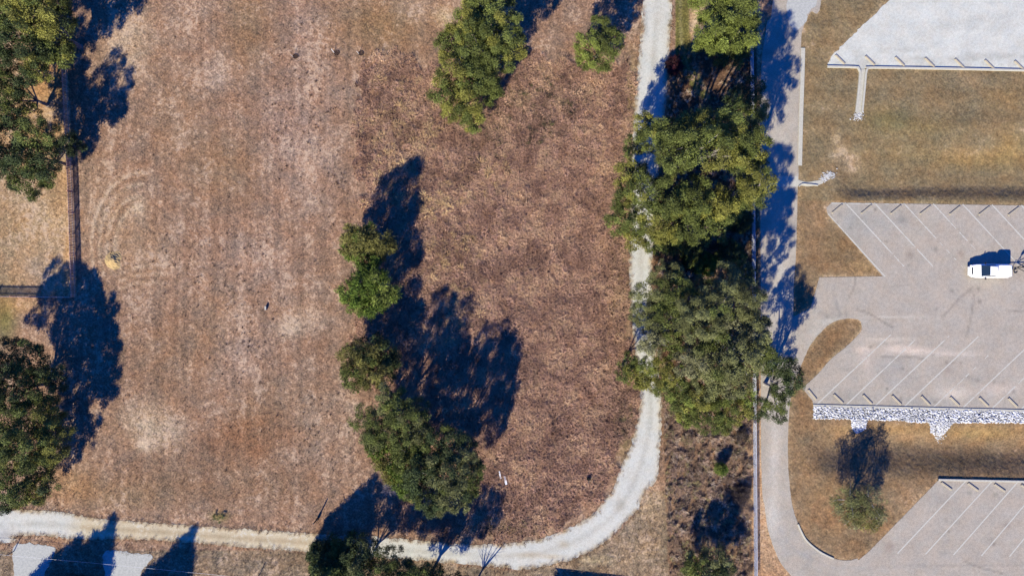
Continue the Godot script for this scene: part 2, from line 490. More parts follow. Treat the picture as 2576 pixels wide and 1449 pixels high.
func ground() -> void:
	var area := Rect2(-420, -380, 3400, 2200)
	var k := Chart.new(area, 5.0)
	k.fill(pc(160, 129, 112), 82)
	k.fill(pc(166, 131, 113), 40, tall_area)
	k.fill(pc(146, 127, 101), 20, poly([1960, -400, 3000, -400, 3000, 1900, 1960, 1900]))
	k.fill(pc(154, 128, 103), 25, poly([1960, 1036, 3000, 1036, 3000, 1900, 1960, 1900]))
	k.fill(pc(152, 126, 100), 20, poly([1985, 505, 2230, 505, 2230, 1036, 1985, 1036]))
	k.fill(pc(186, 156, 126), 105, yard_area)
	k.fill(pc(150, 130, 112), 70, poly([-420, 1385, 643, 1383, 830, 1395, 1288, 1435, 1450, 1405, 1560, 1340, 1625, 1240, 1690, 1230, 1690, 1900, -420, 1900]))
	k.fill(pc(146, 116, 98), 40, scrub_area)
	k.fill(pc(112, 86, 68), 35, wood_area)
	k.fill(pc(188, 152, 124), 75, poly([1882, 1030, 1960, 1030, 1990, 1460, 2200, 1700, 1882, 1700]))
	# olive grass strip and the two sandy ruts beside the gravel lane
	k.fill(pc(112, 108, 62), 10, poly([1692, -380, 1734, -380, 1738, 150, 1790, 250, 1760, 250, 1700, 150]))
	k.trail(poly([1752, -380, 1752, 110]), 15, pc(232, 200, 158), 0.7, 150)
	k.trail(rounded(poly([1712, -20, 1716, 110, 1738, 180, 1760, 240]), false), 5, pc(196, 182, 150), 0.35)
	k.trail(rounded(poly([1742, 130, 1756, 175, 1770, 215, 1785, 250]), false), 5, pc(210, 196, 165), 0.4)
	k.patch(1905, 60, 14, 60, pc(220, 195, 165), 0.6, 120)
	# the mown field: pinkish bare streaks, fawn turf and russet broomsedge
	for p in [[330, 90, 60, 90, 215, 190, 165, 0.5, 150], [300, 150, 45, 60, 216, 190, 166, 0.5, 165], [480, 40, 70, 60, 176, 146, 128, 0.5, 100], [545, 185, 40, 40, 205, 178, 164, 0.5, 135], [620, 60, 60, 120, 152, 122, 92, 0.5, 45], [720, 330, 70, 120, 186, 158, 150, 0.45, 112], [760, 60, 40, 90, 190, 160, 148, 0.4, 110],
			[960, 60, 120, 80, 148, 118, 84, 0.6, 30], [850, 230, 60, 80, 176, 146, 130, 0.4, 80], [440, 300, 80, 160, 160, 130, 106, 0.4, 80], [560, 420, 90, 90, 150, 120, 92, 0.45, 40], [280, 560, 90, 110, 190, 160, 132, 0.5, 95], [350, 640, 90, 90, 180, 150, 124, 0.4, 90], [345, 520, 20, 20, 226, 204, 176, 0.6, 160],
			[640, 650, 90, 60, 184, 156, 144, 0.4, 112], [800, 420, 60, 120, 182, 154, 140, 0.45, 105], [730, 820, 30, 26, 206, 190, 172, 0.6, 150], [770, 790, 60, 40, 190, 166, 148, 0.5, 120], [560, 820, 80, 100, 150, 122, 98, 0.4, 50], [600, 900, 60, 120, 186, 160, 152, 0.4, 110], [420, 900, 120, 120, 152, 122, 98, 0.4, 55],
			[640, 1060, 90, 80, 138, 100, 74, 0.6, 12], [700, 1000, 120, 60, 160, 138, 122, 0.4, 90], [790, 1080, 60, 90, 176, 152, 136, 0.5, 108], [600, 1130, 90, 60, 146, 108, 84, 0.5, 20], [370, 1060, 70, 50, 206, 184, 160, 0.6, 130], [360, 1118, 18, 16, 240, 222, 200, 1.0, 255], [400, 1100, 60, 40, 196, 174, 150, 0.5, 130],
			[420, 1200, 140, 60, 138, 112, 92, 0.45, 55], [640, 1230, 160, 60, 136, 112, 92, 0.4, 40], [300, 1250, 140, 40, 158, 132, 104, 0.5, 60], [180, 1220, 60, 40, 186, 146, 108, 0.5, 60], [550, 1300, 22, 12, 110, 116, 66, 0.5, 0], [880, 1100, 40, 120, 160, 134, 118, 0.4, 95], [1120, 40, 30, 24, 214, 190, 150, 0.6, 120], [1050, 10, 60, 30, 190, 166, 148, 0.4, 110],
			# inside the fenced yard
			[90, 690, 34, 40, 160, 140, 126, 0.6, 60], [140, 560, 40, 40, 216, 186, 150, 0.5, 140], [170, 640, 10, 70, 206, 160, 110, 0.5, 90], [60, 570, 60, 40, 178, 148, 112, 0.5, 90], [120, 200, 60, 60, 206, 150, 96, 0.6, 100], [60, 320, 90, 60, 196, 150, 104, 0.6, 100], [10, 800, 30, 60, 118, 116, 60, 0.6, 20], [60, 770, 60, 20, 196, 160, 110, 0.4, 60],
			# tall grass: straw patches, greyer olive weeds
			[1000, 300, 90, 120, 160, 130, 98, 0.5, 50], [1330, 260, 90, 80, 112, 96, 82, 0.55, 10], [1430, 230, 70, 60, 120, 98, 84, 0.4, 10], [1230, 330, 50, 40, 118, 104, 84, 0.5, 10], [1500, 1000, 60, 160, 138, 104, 82, 0.4, 10], [1560, 700, 26, 160, 140, 118, 82, 0.5, 20], [1572, 1080, 26, 90, 122, 112, 78, 0.6, 10], [1590, 250, 16, 120, 140, 122, 82, 0.6, 30], [1100, 700, 70, 160, 162, 128, 100, 0.4, 60], [1250, 1330, 120, 20, 122, 108, 76, 0.5, 10],
			# the eastern lawns
			[2106, 352, 14, 16, 232, 212, 182, 1.0, 240], [2118, 378, 16, 14, 228, 206, 176, 1.0, 230], [2100, 392, 16, 10, 222, 198, 168, 0.9, 210], [2140, 396, 22, 10, 214, 188, 160, 0.9, 200], [2085, 446, 26, 8, 210, 190, 164, 0.8, 180], [2150, 425, 14, 8, 222, 198, 170, 0.9, 200], [2135, 412, 44, 18, 206, 178, 150, 0.7, 150], [2090, 430, 60, 30, 176, 152, 122, 0.4, 70], [2230, 300, 60, 30, 112, 112, 70, 0.5, 0], [2320, 320, 90, 24, 122, 116, 78, 0.4, 0], [2470, 400, 110, 22, 188, 152, 94, 0.6, 60], [2550, 370, 40, 40, 178, 146, 88, 0.5, 40], [2300, 380, 90, 30, 130, 116, 86, 0.5, 0], [2440, 200, 60, 20, 172, 150, 128, 0.4, 40], [2540, 250, 50, 30, 156, 122, 80, 0.5, 10], [2080, 80, 40, 80, 142, 118, 88, 0.4, 10],
			[2140, 620, 60, 50, 160, 128, 92, 0.5, 20], [2180, 670, 40, 16, 196, 164, 116, 0.5, 40], [2190, 620, 20, 24, 120, 102, 76, 0.5, 0], [2090, 880, 40, 60, 146, 112, 82, 0.6, 10], [2020, 1010, 14, 40, 162, 124, 92, 0.5, 20], [2240, 1080, 160, 16, 168, 132, 86, 0.6, 20], [2480, 1090, 100, 20, 176, 146, 92, 0.6, 20], [2180, 1390, 60, 20, 150, 116, 84, 0.4, 10], [2080, 1290, 60, 60, 166, 126, 94, 0.5, 20], [2300, 1250, 50, 40, 196, 160, 128, 0.5, 100], [2240, 1330, 60, 40, 168, 130, 94, 0.4, 20], [2040, 1160, 40, 30, 146, 122, 92, 0.4, 10],
			[2400, 1170, 200, 24, 112, 96, 70, 0.6, 0], [2500, 1190, 160, 12, 132, 112, 92, 0.5, 20], [2400, 486, 220, 12, 118, 94, 70, 0.5, 0], [2300, 506, 200, 5, 188, 160, 110, 0.5, 50],
			# south of the lane
			[820, 1430, 40, 20, 206, 184, 150, 0.5, 130], [1000, 1430, 200, 20, 130, 112, 94, 0.4, 40], [1620, 1270, 26, 40, 212, 184, 152, 0.6, 130], [1650, 1260, 40, 60, 186, 160, 130, 0.4, 110], [1500, 1410, 60, 12, 222, 200, 160, 0.5, 130], [1630, 1380, 40, 30, 196, 170, 140, 0.4, 110], [1560, 1430, 60, 30, 168, 142, 118, 0.4, 70]]:
		k.patch(p[0], p[1], p[2], p[3], pc(p[4], p[5], p[6]), p[7] * (0.75 if p[0] > 1985 else 1.15), p[8])
	# wheel marks that swing round by the dug heap
	for j in 7:
		var arc := PackedVector2Array()
		var r := 62.0 + j * 9.0 + (j % 2) * 2.0
		for i in 16:
			var t := deg_to_rad(146.0 + i * 8.0 + j * 2.0)
			arc.append(Vector2(356.0 + cos(t) * r * 1.1, 620.0 + sin(t) * r * 1.6))
		k.trail(arc, 4.5, pc(238, 212, 182) if j % 2 == 0 else pc(138, 108, 88), clampf(0.24 + wobble.get_noise_2d(j * 40.0, 7.0) * 0.3, 0.1, 0.34), 235 if j % 2 == 0 else 0)
	for i in 6:
		k.trail(rounded(poly([300, 690 + i * 9, 350, 672 + i * 10, 425, 664 + i * 12]), false), 4.5, pc(236, 210, 180) if i % 2 == 0 else pc(138, 108, 88), 0.2 if i % 2 == 0 else 0.15, 235 if i % 2 == 0 else 0)
	# dust along the edges of the car parks
	for line in [split(lot_mid, 7.0), split(lot_top, 7.0)]:
		for p: Vector2 in line:
			if p.x < 2640: k.patch(p.x, p.y, 6, 6, pc(206, 180, 146), clampf(0.3 + wobble.get_noise_2d(p.x * 0.5, p.y * 0.5) * 0.8, 0.0, 0.7), 110)
	# sandy edges of the lanes
	for line in [lane_outline]:
		for i in range(0, line.size(), 2):
			k.patch(line[i].x, line[i].y, 11, 11, pc(208, 174, 140), 0.16, 112)
	for i in range(0, drive_outline.size(), 2):
		k.patch(drive_outline[i].x, drive_outline[i].y, 9, 9, pc(206, 178, 144), 0.3, 90)
	var tex := grown(k, 1600, 1036, pc(216, 190, 172), 61, 1.0, true, 1130)

	land = last
	land_area = area
	var m := mat(Color(1, 1, 1), 0.97)
	m.albedo_texture = tex
	var b := FastNoiseLite.new()
	b.seed = 9
	b.frequency = 0.3
	b.fractal_octaves = 3
	m.heightmap_enabled = true
	m.heightmap_texture = ImageTexture.create_from_image(b.get_image(1024, 663))
	m.heightmap_scale = 9.0
	m.heightmap_deep_parallax = false
	M.ground = m

	# one land surface: a fine grid where the camera looks, wide plain land beyond it
	var s := Shape.new()
	var xs: Array = [-14000.0, -4000.0, -1400.0]
	var ys: Array = [-14000.0, -4000.0, -1200.0]
	for i in 171: xs.append(-420.0 + i * 20.0)
	for i in 221: ys.append(-380.0 + i * 10.0)
	xs.append_array([4000.0, 7000.0, 17000.0])
	ys.append_array([2800.0, 6000.0, 16000.0])
	for j in ys.size() - 1:
		for i in xs.size() - 1:
			var q: Array = []
			for d in [[0, 0], [1, 0], [1, 1], [0, 1]]:
				q.append(Vector2(xs[i + d[0]], ys[j + d[1]]))
			for n in [0, 1, 2, 0, 2, 3]:
				var p: Vector2 = q[n]
				s.v.append(W(p.x, p.y, terrain(p.x, p.y)))
				s.n.append(Vector3(terrain(p.x - 4.0, p.y) - terrain(p.x + 4.0, p.y), 8.0 * K, terrain(p.x, p.y - 4.0) - terrain(p.x, p.y + 4.0)).normalized())
				s.uv.append((p - area.position) / area.size)
	var o := part("ground", s.mesh(), m, self)
	tag(o, "dry brown field and mown verges seen from above", "", "", "structure")

# ------------------------------------------------------------------ lanes and car parks
func roads() -> void:
	# gravel with worn wheel tracks; it turns to sand between the two drives
	var area := Rect2(-430, -420, 2200, 1960)
	var k := Chart.new(area, 5.0)
	k.fill(pc(217, 218, 220), 60)
	for i in 34:
		k.patch(210.0 + i * 18.0, 1328.0 + i * 1.25, 22, 34, pc(216, 198, 170), 0.55, 90)
	k.patch(190, 1330, 26, 26, pc(216, 202, 178), 0.5, 80)
	k.patch(10, 1345, 26, 12, pc(160, 158, 166), 0.5, 0)
	var middle := rounded(poly([-430, 1330, 0, 1322, 100, 1318, 220, 1328, 350, 1335, 500, 1346, 643, 1357, 830, 1369, 977, 1380, 1150, 1394, 1288, 1399, 1350, 1392, 1420, 1372, 1480, 1344, 1540, 1298, 1585, 1235, 1615, 1160, 1634, 1080, 1637, 1000, 1628, 920, 1615, 780, 1613, 640, 1622, 460, 1632, 300, 1643, 170, 1655, 0, 1676, -400]), false, 12.0)
	for p in middle:
		var w := 0.5 + 0.5 * wobble.get_noise_2d(p.x * 0.3, p.y * 0.3)
		k.patch(p.x, p.y, 7, 7, pc(186, 184, 182) if p.x > 840 or p.x < 200 else pc(156, 136, 108), 0.22 + 0.35 * w, 20)
	for off: float in [-15.0, 15.0]:
		for i in middle.size() - 1:
			var d := (middle[i + 1] - middle[i]).normalized().orthogonal() * off
			var q := middle[i] + d
			k.patch(q.x, q.y, 6, 6, pc(228, 228, 230) if q.x > 840 or q.x < 200 else pc(236, 220, 192), 0.35, 120)
	for i in range(0, lane_outline.size(), 1):
		var p := lane_outline[i]
		var w := clampf(0.28 + wobble.get_noise_2d(p.x * 0.4 + 50.0, p.y * 0.4), 0.05, 0.8)
		k.patch(p.x, p.y, 7, 7, pc(196, 172, 142), w, 60)
	for p in [[1560, 1270, 14, 14, 168, 160, 150], [1330, 1396, 40, 8, 196, 176, 152], [1390, 1400, 30, 6, 200, 178, 150], [1420, 1370, 14, 10, 186, 168, 142], [1625, 60, 5, 30, 160, 160, 164]]:
		k.patch(p[0], p[1], p[2], p[3], pc(p[4], p[5], p[6]), 0.45, 30)
	var m := mat(Color(1, 1, 1), 0.95)
	m.albedo_texture = grown(k, 1760, 1568, pc(228, 228, 230), 140, 0.32, false)
	var o := sheet("gravel_lane", lane_outline, 0.03, 0.12, m, self, area)
	tag(o, "pale gravel lane curving round the dry field", "", "", "structure")
	o = sheet("gravel_drive", rounded(poly([36, 1372, 122, 1374, 138, 1384, 128, 1410, 108, 1450, 60, 1600, 10, 1600, 32, 1450]), true, 6.0, 4.0), 0.026, 0.1, M.gravel, self)
	tag(o, "short grey gravel drive below the west end of the lane", "", "", "structure")
	o = sheet("gravel_drive", rounded(poly([262, 1388, 340, 1392, 382, 1398, 366, 1425, 352, 1450, 340, 1600, 264, 1600, 262, 1450]), true, 6.0, 4.0), 0.026, 0.1, M.gravel, self)
	tag(o, "short grey gravel drive lying in tree shadow", "", "", "structure")
	lanes.append(poly([30, 1370, 130, 1374, 100, 1600, 10, 1600]))
	lanes.append(poly([262, 1388, 380, 1398, 340, 1600, 264, 1600]))

func lot_chart(area: Rect2) -> ImageTexture:
	var k := Chart.new(area, 5.0)
	k.fill(pc(191, 182, 177), 0)
	for p in [[2200, 560, 80, 30, 172, 172, 176, 0.5], [2150, 560, 40, 40, 176, 176, 178, 0.5], [2350, 600, 60, 50, 192, 180, 174, 0.5], [2290, 640, 8, 10, 160, 145, 138, 0.6], [2418, 637, 9, 10, 165, 148, 140, 0.5], [2113, 540, 5, 5, 140, 138, 138, 0.6], [2270, 555, 14, 9, 150, 148, 148, 0.6], [2446, 606, 4, 4, 140, 135, 132, 0.6], [2386, 930, 9, 12, 172, 155, 152, 0.5], [2384, 911, 4, 3, 130, 120, 118, 0.6], [2400, 912, 3, 3, 130, 120, 118, 0.6], [2416, 914, 3, 3, 130, 120, 118, 0.6],
			[2300, 882, 60, 8, 234, 216, 208, 0.9], [2260, 878, 40, 12, 230, 212, 204, 0.85], [2390, 890, 80, 6, 224, 210, 204, 0.85], [2170, 880, 20, 10, 230, 212, 204, 0.85], [2180, 905, 16, 30, 224, 208, 202, 0.75], [2190, 960, 14, 40, 204, 194, 190, 0.5], [2240, 854, 60, 5, 224, 212, 206, 0.75], [2250, 797, 70, 3, 212, 206, 204, 0.7], [2100, 810, 50, 8, 212, 210, 208, 0.6], [2060, 850, 22, 40, 208, 206, 204, 0.5], [2400, 990, 40, 16, 226, 214, 208, 0.75], [2520, 980, 50, 14, 224, 208, 202, 0.7], [2450, 760, 200, 30, 190, 180, 178, 0.5], [2250, 930, 50, 40, 176, 174, 178, 0.5], [2150, 1000, 60, 14, 168, 166, 168, 0.5], [2320, 1010, 90, 10, 170, 168, 170, 0.5],
			[2240, 1375, 12, 18, 166, 152, 148, 0.6], [2535, 1322, 8, 8, 162, 150, 148, 0.6], [2490, 1360, 14, 18, 174, 166, 164, 0.5], [2370, 1255, 30, 20, 168, 164, 166, 0.5], [2440, 1240, 6, 4, 140, 136, 134, 0.5], [2506, 1245, 5, 4, 140, 136, 134, 0.5], [1950, 1150, 14, 120, 216, 208, 205, 0.8], [1945, 1300, 20, 60, 216, 212, 212, 0.8], [2010, 1390, 50, 14, 186, 184, 188, 0.5], [1965, 1340, 14, 40, 190, 188, 192, 0.5], [1960, 600, 26, 300, 208, 202, 199, 0.7], [1985, 740, 14, 40, 204, 198, 194, 0.4]]:
		k.patch(p[0], p[1], p[2], p[3], pc(p[4], p[5], p[6]), p[7], 0.0)
	var r := RandomNumberGenerator.new()
	r.seed = 515
	for i in 150:
		var v := r.randf_range(146, 206)
		k.patch(r.randf_range(1920, 2620), r.randf_range(0, 1460), r.randf_range(3, 22), r.randf_range(3, 14), pc(v + 4, v - 1, v - 2), r.randf_range(0.15, 0.5), 0.0)
	for i in 40:
		var v := r.randf_range(96, 140)
		k.patch(r.randf_range(2080, 2600), r.randf_range(520, 1400), r.randf_range(2.5, 5), r.randf_range(2.5, 5), pc(v, v - 4, v - 6), r.randf_range(0.3, 0.6), 0.0)
	for i in 12:
		var a := Vector2(r.randf_range(2080, 2560), r.randf_range(540, 1420))
		var go := Vector2(r.randf_range(-1, 1), r.randf_range(-0.35, 0.35)).normalized()
		var line := PackedVector2Array([a])
		for j in 9:
			go = go.rotated(r.randfn() * 0.1)
			line.append(line[j] + go * 12.0)
		k.trail(line, 2.2, pc(140, 134, 132), 0.35)
	# tar marks and swept tyre arcs
	k.trail(rounded(poly([2098, 740, 2104, 760, 2110, 780, 2114, 800]), false), 4, pc(160, 156, 156), 0.4)
	k.trail(rounded(poly([2150, 735, 2230, 722, 2300, 718]), false), 3, pc(172, 166, 164), 0.3)
	k.trail(rounded(poly([2044, 866, 2070, 838, 2098, 816, 2125, 808]), false), 4, pc(160, 150, 136), 0.35)
	k.trail(rounded(poly([1960, 1330, 1990, 1370, 2030, 1400, 2090, 1425, 2200, 1430]), false), 5, pc(176, 174, 178), 0.3)
	k.trail(poly([2200, 1426, 2576, 1420]), 3, pc(166, 160, 160), 0.3)
	return grown(k, 880, 1656, pc(214, 208, 204), 90, 0.36, false)

func car_parks() -> void:
	var area := Rect2(1880, -400, 1120, 2100)
	var m := mat(Color(1, 1, 1), 0.9)
	m.albedo_texture = lot_chart(area)
	m.heightmap_enabled = true
	m.heightmap_texture = M.fine
	m.heightmap_scale = 0.3
	var drive := sheet("tarred_drive", drive_outline, 0.03, 0.3, m, self, area)
	tag(drive, "sun-bleached tarmac drive running into the lowest car park", "", "", "structure")
	var mid := sheet("parking_lot", lot_mid, 0.036, 0.3, m, self, area)
	tag(mid, "grey tarmac car park with slanted bays", "", "", "structure")
	var wa := Rect2(2070, -410, 940, 610)
	var kw := Chart.new(wa, 5.0)
	kw.fill(pc(221, 223, 226), 60)
	var dice := RandomNumberGenerator.new()
	dice.seed = 99
	for i in 90:
		var v := dice.randf_range(190, 240)
		kw.patch(dice.randf_range(2080, 2640), dice.randf_range(-40, 170), dice.randf_range(6, 50), dice.randf_range(4, 20), pc(v, v + 1, v + 2), dice.randf_range(0.2, 0.5), dice.randf_range(20, 110))
	for i in 9:
		kw.trail(rounded(poly([2150 + i * 50, 150 - (i % 3) * 12, 2220 + i * 44, 110, 2330 + i * 36, 80 - i * 6, 2480 + i * 20, 30]), false), 4, pc(204, 205, 206), 0.22)
	for i in 30:
		kw.patch(dice.randf_range(2100, 2600), dice.randf_range(140, 166), dice.randf_range(3, 14), 4, pc(186, 184, 180), 0.4, 0)
	kw.trail(poly([2440, 142, 2560, 140]), 8, pc(190, 190, 190), 0.35)
	var wm := mat(Color(1, 1, 1), 0.95)
	wm.albedo_texture = grown(kw, 940, 610, pc(238, 239, 240), 160, 0.32, false)
	var top := sheet("gravel_parking_lot", lot_top, 0.034, 0.25, wm, self, wa)
	tag(top, "white crushed-stone car park at the upper right", "", "", "structure")
	var o := sheet("pale_gravel_patch", rounded(poly([1978, -60, 2064, -60, 2058, 2, 2036, 28, 2022, 66, 2004, 76, 1984, 52, 1980, 0]), true, 7.0, 6.0), 0.037, 0.0, M.gravel, self)
	tag(o, "white gravel spread over the top of the drive", "", "", "structure")
	o = sheet("concrete_dip", poly([1936, 442, 2009, 444, 2009, 470, 1936, 470]), 0.036, 0.0, M.concrete, self)
	tag(o, "concrete slab across the tarmac drive", "", "", "structure")
	# slanted bays
	for i in 7:
		var x := 2127.0 + i * 74.0
		worn_stripe(mid, x, 509.5 + i * 1.1, x + 148.0, 670.0 + i, 0.6 if i in [3, 2] else 0.32)
	worn_stripe(mid, 2084, 538, 2228, 696, 0.12)
	for i in 8:
		var x := 2057.0 + i * 73.6
		worn_stripe(mid, x, 1016.0 + i * 1.7, x + 185.0, 842.0 + i * 1.5, [0.3, 0.42, 0.3, 0.22, 0.65, 0.35, 0.6, 0.3][i])
	worn_stripe(mid, 2093, 511.2, 2600, 518.4, 0.8)
	for i in 5:
		var x := 2430.0 + i * 66.5
		worn_stripe(drive, x, 1211.0, x - 171.0 + i * 4.0, 1392.0 + i * 2.0, 0.06)
	# wheel stops
	var stop := Shape.new()
	var hw := [0.115, 0.115, 0.08]
	var ys := [0.0, 0.09, 0.14]
	for i in 2:
		for sgn in [-1.0, 1.0]:
			var a := Vector3(-0.82, ys[i], hw[i] * sgn)
			var b := Vector3(0.82 - 0.0, ys[i], hw[i] * sgn)
			var cc := Vector3(0.82 - 0.03 * i, ys[i + 1], hw[i + 1] * sgn)
			var d := Vector3(-0.82 + 0.03 * i, ys[i + 1], hw[i + 1] * sgn)
			if sgn > 0.0: stop.quad(a, d, cc, b)
			else: stop.quad(b, cc, d, a)
		for sgn in [-1.0, 1.0]:
			var x0: float = 0.82 * sgn
			var x1: float = (0.82 - 0.03 * i) * sgn
			stop.quad(Vector3(x0, ys[i], -hw[i]), Vector3(x1, ys[i + 1], -hw[i + 1]), Vector3(x1, ys[i + 1], hw[i + 1]), Vector3(x0, ys[i], hw[i]))
	stop.quad(Vector3(-0.79, 0.14, 0.08), Vector3(-0.79, 0.14, -0.08), Vector3(0.79, 0.14, -0.08), Vector3(0.79, 0.14, 0.08))
	var mesh := stop.mesh()
	var nth := ["first", "second", "third", "fourth", "fifth", "sixth", "seventh", "eighth", "ninth"]
	var cement := loose(speckle(256, 13, pc(176, 166, 156), pc(214, 206, 196), 0.02, pc(120, 110, 100)), 2.0, 0.9)
	var rows := [[7, 2106.5, 525.5, 74.0, 1.0, 38.7, "along the north edge of the grey car park"], [8, 2110.0, 1003.0, 73.2, 1.6, -45.0, "beside the white stones on the grey car park"], [4, 2382.0, 1222.5, 67.0, 2.0, -36.0, "at the head of the lowest car park"], [7, 2114.0, 150.0, 75.2, 2.5, -45.0, "along the kerb of the white gravel car park"]]
	for r in rows:
		for i in int(r[0]):
			var w := thing("wheel_stop", "%s concrete wheel stop from the left %s" % [nth[i], r[6]], "wheel stop", W(r[1] + i * r[3], r[2] + i * r[4], 0.036), deg_to_rad(r[5] + rng.randf_range(-1.2, 1.2)), "concrete wheel stops in the car parks")
			part("bumper", mesh, cement, w)
	var first := thing("wheel_stop", "concrete wheel stop in the pointed west corner of the grey car park", "wheel stop", W(2044, 992.5, 0.036), deg_to_rad(-51.0), "concrete wheel stops in the car parks")
	part("bumper", mesh, cement, first)
	# kerbs
	kerb(top, rounded(poly([2081, 168, 2150, 169.5, 2160, 172, 2164, 181, 2161, 220, 2154, 284]), false, 5.0), 2.6, 0.18)
	kerb(top, rounded(poly([2169, 284, 2175, 225, 2179, 183, 2184, 173, 2198, 170.5, 2400, 173.5, 2700, 180]), false, 5.0), 2.6, 0.18)
	kerb(drive, rounded(poly([2021, 121, 2019, 200, 2016, 290, 2013, 417]), false, 9.0), 5.2, 0.09)
	kerb(drive, rounded(poly([2360, 1206, 2600, 1211]), false, 20.0), 2.6, 0.2)
	kerb(drive, rounded(poly([2008, 1318, 2018, 1340, 2032, 1362, 2064, 1388, 2098, 1405]), false, 6.0), 2.0, 0.12)
	kerb(mid, poly([2046, 1020, 2600, 1034]), 3.2, 0.1)
	# concrete chutes
	o = sheet("drain_chute", poly([2163, 174, 2178, 174, 2176, 200, 2168, 286, 2155, 286, 2162, 220]), 0.038, 0.1, M.concrete, top)
	o = sheet("drain_chute", rounded(poly([2006, 452, 2016, 455, 2032, 458, 2052, 455, 2070, 453, 2072, 460, 2058, 466, 2036, 469, 2018, 467, 2006, 466]), true, 5.0), 0.04, 0.4, M.concrete, self)
	tag(o, "curved concrete drain chute leaving the tarmac drive", "", "", "structure")
	kerb(drive, rounded(poly([2010, 470, 2018, 463, 2032, 464, 2046, 465, 2058, 467]), false, 4.0), 1.6, 0.14)
	lanes.append(poly([2152, 168, 2182, 168, 2170, 290, 2152, 290]))
	lanes.append(poly([2004, 448, 2074, 448, 2074, 470, 2004, 470]))
	lanes.append(poly([2004, 118, 2028, 118, 2020, 420, 2004, 420]))

# a painted line: short pieces, the paint thinning out towards its far end
func worn_stripe(parent: Node, x0: float, y0: float, x1: float, y1: float, wear: float) -> void:
	var a := W(x0, y0, 0.041)
	var b := W(x1, y1, 0.041)
	var d := (b - a).normalized()
	var side := d.cross(Vector3.UP) * 0.075
	var n := int(a.distance_to(b) / 0.3)
	var s := Shape.new()
	var patchy := rng.randf() * 900.0
	for i in n:
		var f := float(i) / n
		var left := wobble.get_noise_2d(patchy + i * 3.0, 50.0) * 0.5 + 0.55 - wear * (0.35 + 0.9 * f)
		if left < 0.0: continue
		var w0 := clampf(0.35 + left * 2.4, 0.3, 1.0)
		var p := a.lerp(b, f)
		var q := a.lerp(b, (i + 1.0) / n)
		s.quad(p - side * w0, q - side * w0, q + side * w0, p + side * w0)
	if s.v.size(): part("painted_line", s.mesh(), M.paint, parent)

func kerb(parent: Node, line: PackedVector2Array, half: float, tall: float) -> void:
	var s := Shape.new()
	var p0: Array = []
	for i in line.size():
		var d := (line[mini(i + 1, line.size() - 1)] - line[maxi(i - 1, 0)]).normalized().orthogonal()
		var l := line[i] + d * half
		var r := line[i] - d * half
		var li := line[i] + d * (half - 0.5)
		var ri := line[i] - d * (half - 0.5)
		var p := [W(l.x, l.y, -0.2), W(l.x, l.y, tall), W(li.x, li.y, tall + 0.035), W(ri.x, ri.y, tall + 0.035), W(r.x, r.y, tall), W(r.x, r.y, -0.2)]
		if p0.size():
			for k in 5: s.quad(p0[k], p[k], p[k + 1], p0[k + 1])
		p0 = p
	part("kerb", s.mesh(), M.concrete, parent)

# ------------------------------------------------------------------ white rock along the car park
func rock_mesh(seed_: int) -> Mesh:
	var r := RandomNumberGenerator.new()
	r.seed = seed_
	var t := (1.0 + sqrt(5.0)) / 2.0
	var p: Array = []
	for a in [[-1, t, 0], [1, t, 0], [-1, -t, 0], [1, -t, 0], [0, -1, t], [0, 1, t], [0, -1, -t], [0, 1, -t], [t, 0, -1], [t, 0, 1], [-t, 0, -1], [-t, 0, 1]]:
		p.append(Vector3(a[0], a[1] * 0.7, a[2] * 0.8).normalized() * Vector3(1.0, 0.66, 0.8) * r.randf_range(0.7, 1.15) * 0.5)
	var s := Shape.new()
	for f in [[0, 11, 5], [0, 5, 1], [0, 1, 7], [0, 7, 10], [0, 10, 11], [1, 5, 9], [5, 11, 4], [11, 10, 2], [10, 7, 6], [7, 1, 8], [3, 9, 4], [3, 4, 2], [3, 2, 6], [3, 6, 8], [3, 8, 9], [4, 9, 5], [2, 4, 11], [6, 2, 10], [8, 6, 7], [9, 8, 1]]:
		s.tri(p[f[0]], p[f[2]], p[f[1]])
	return s.mesh()

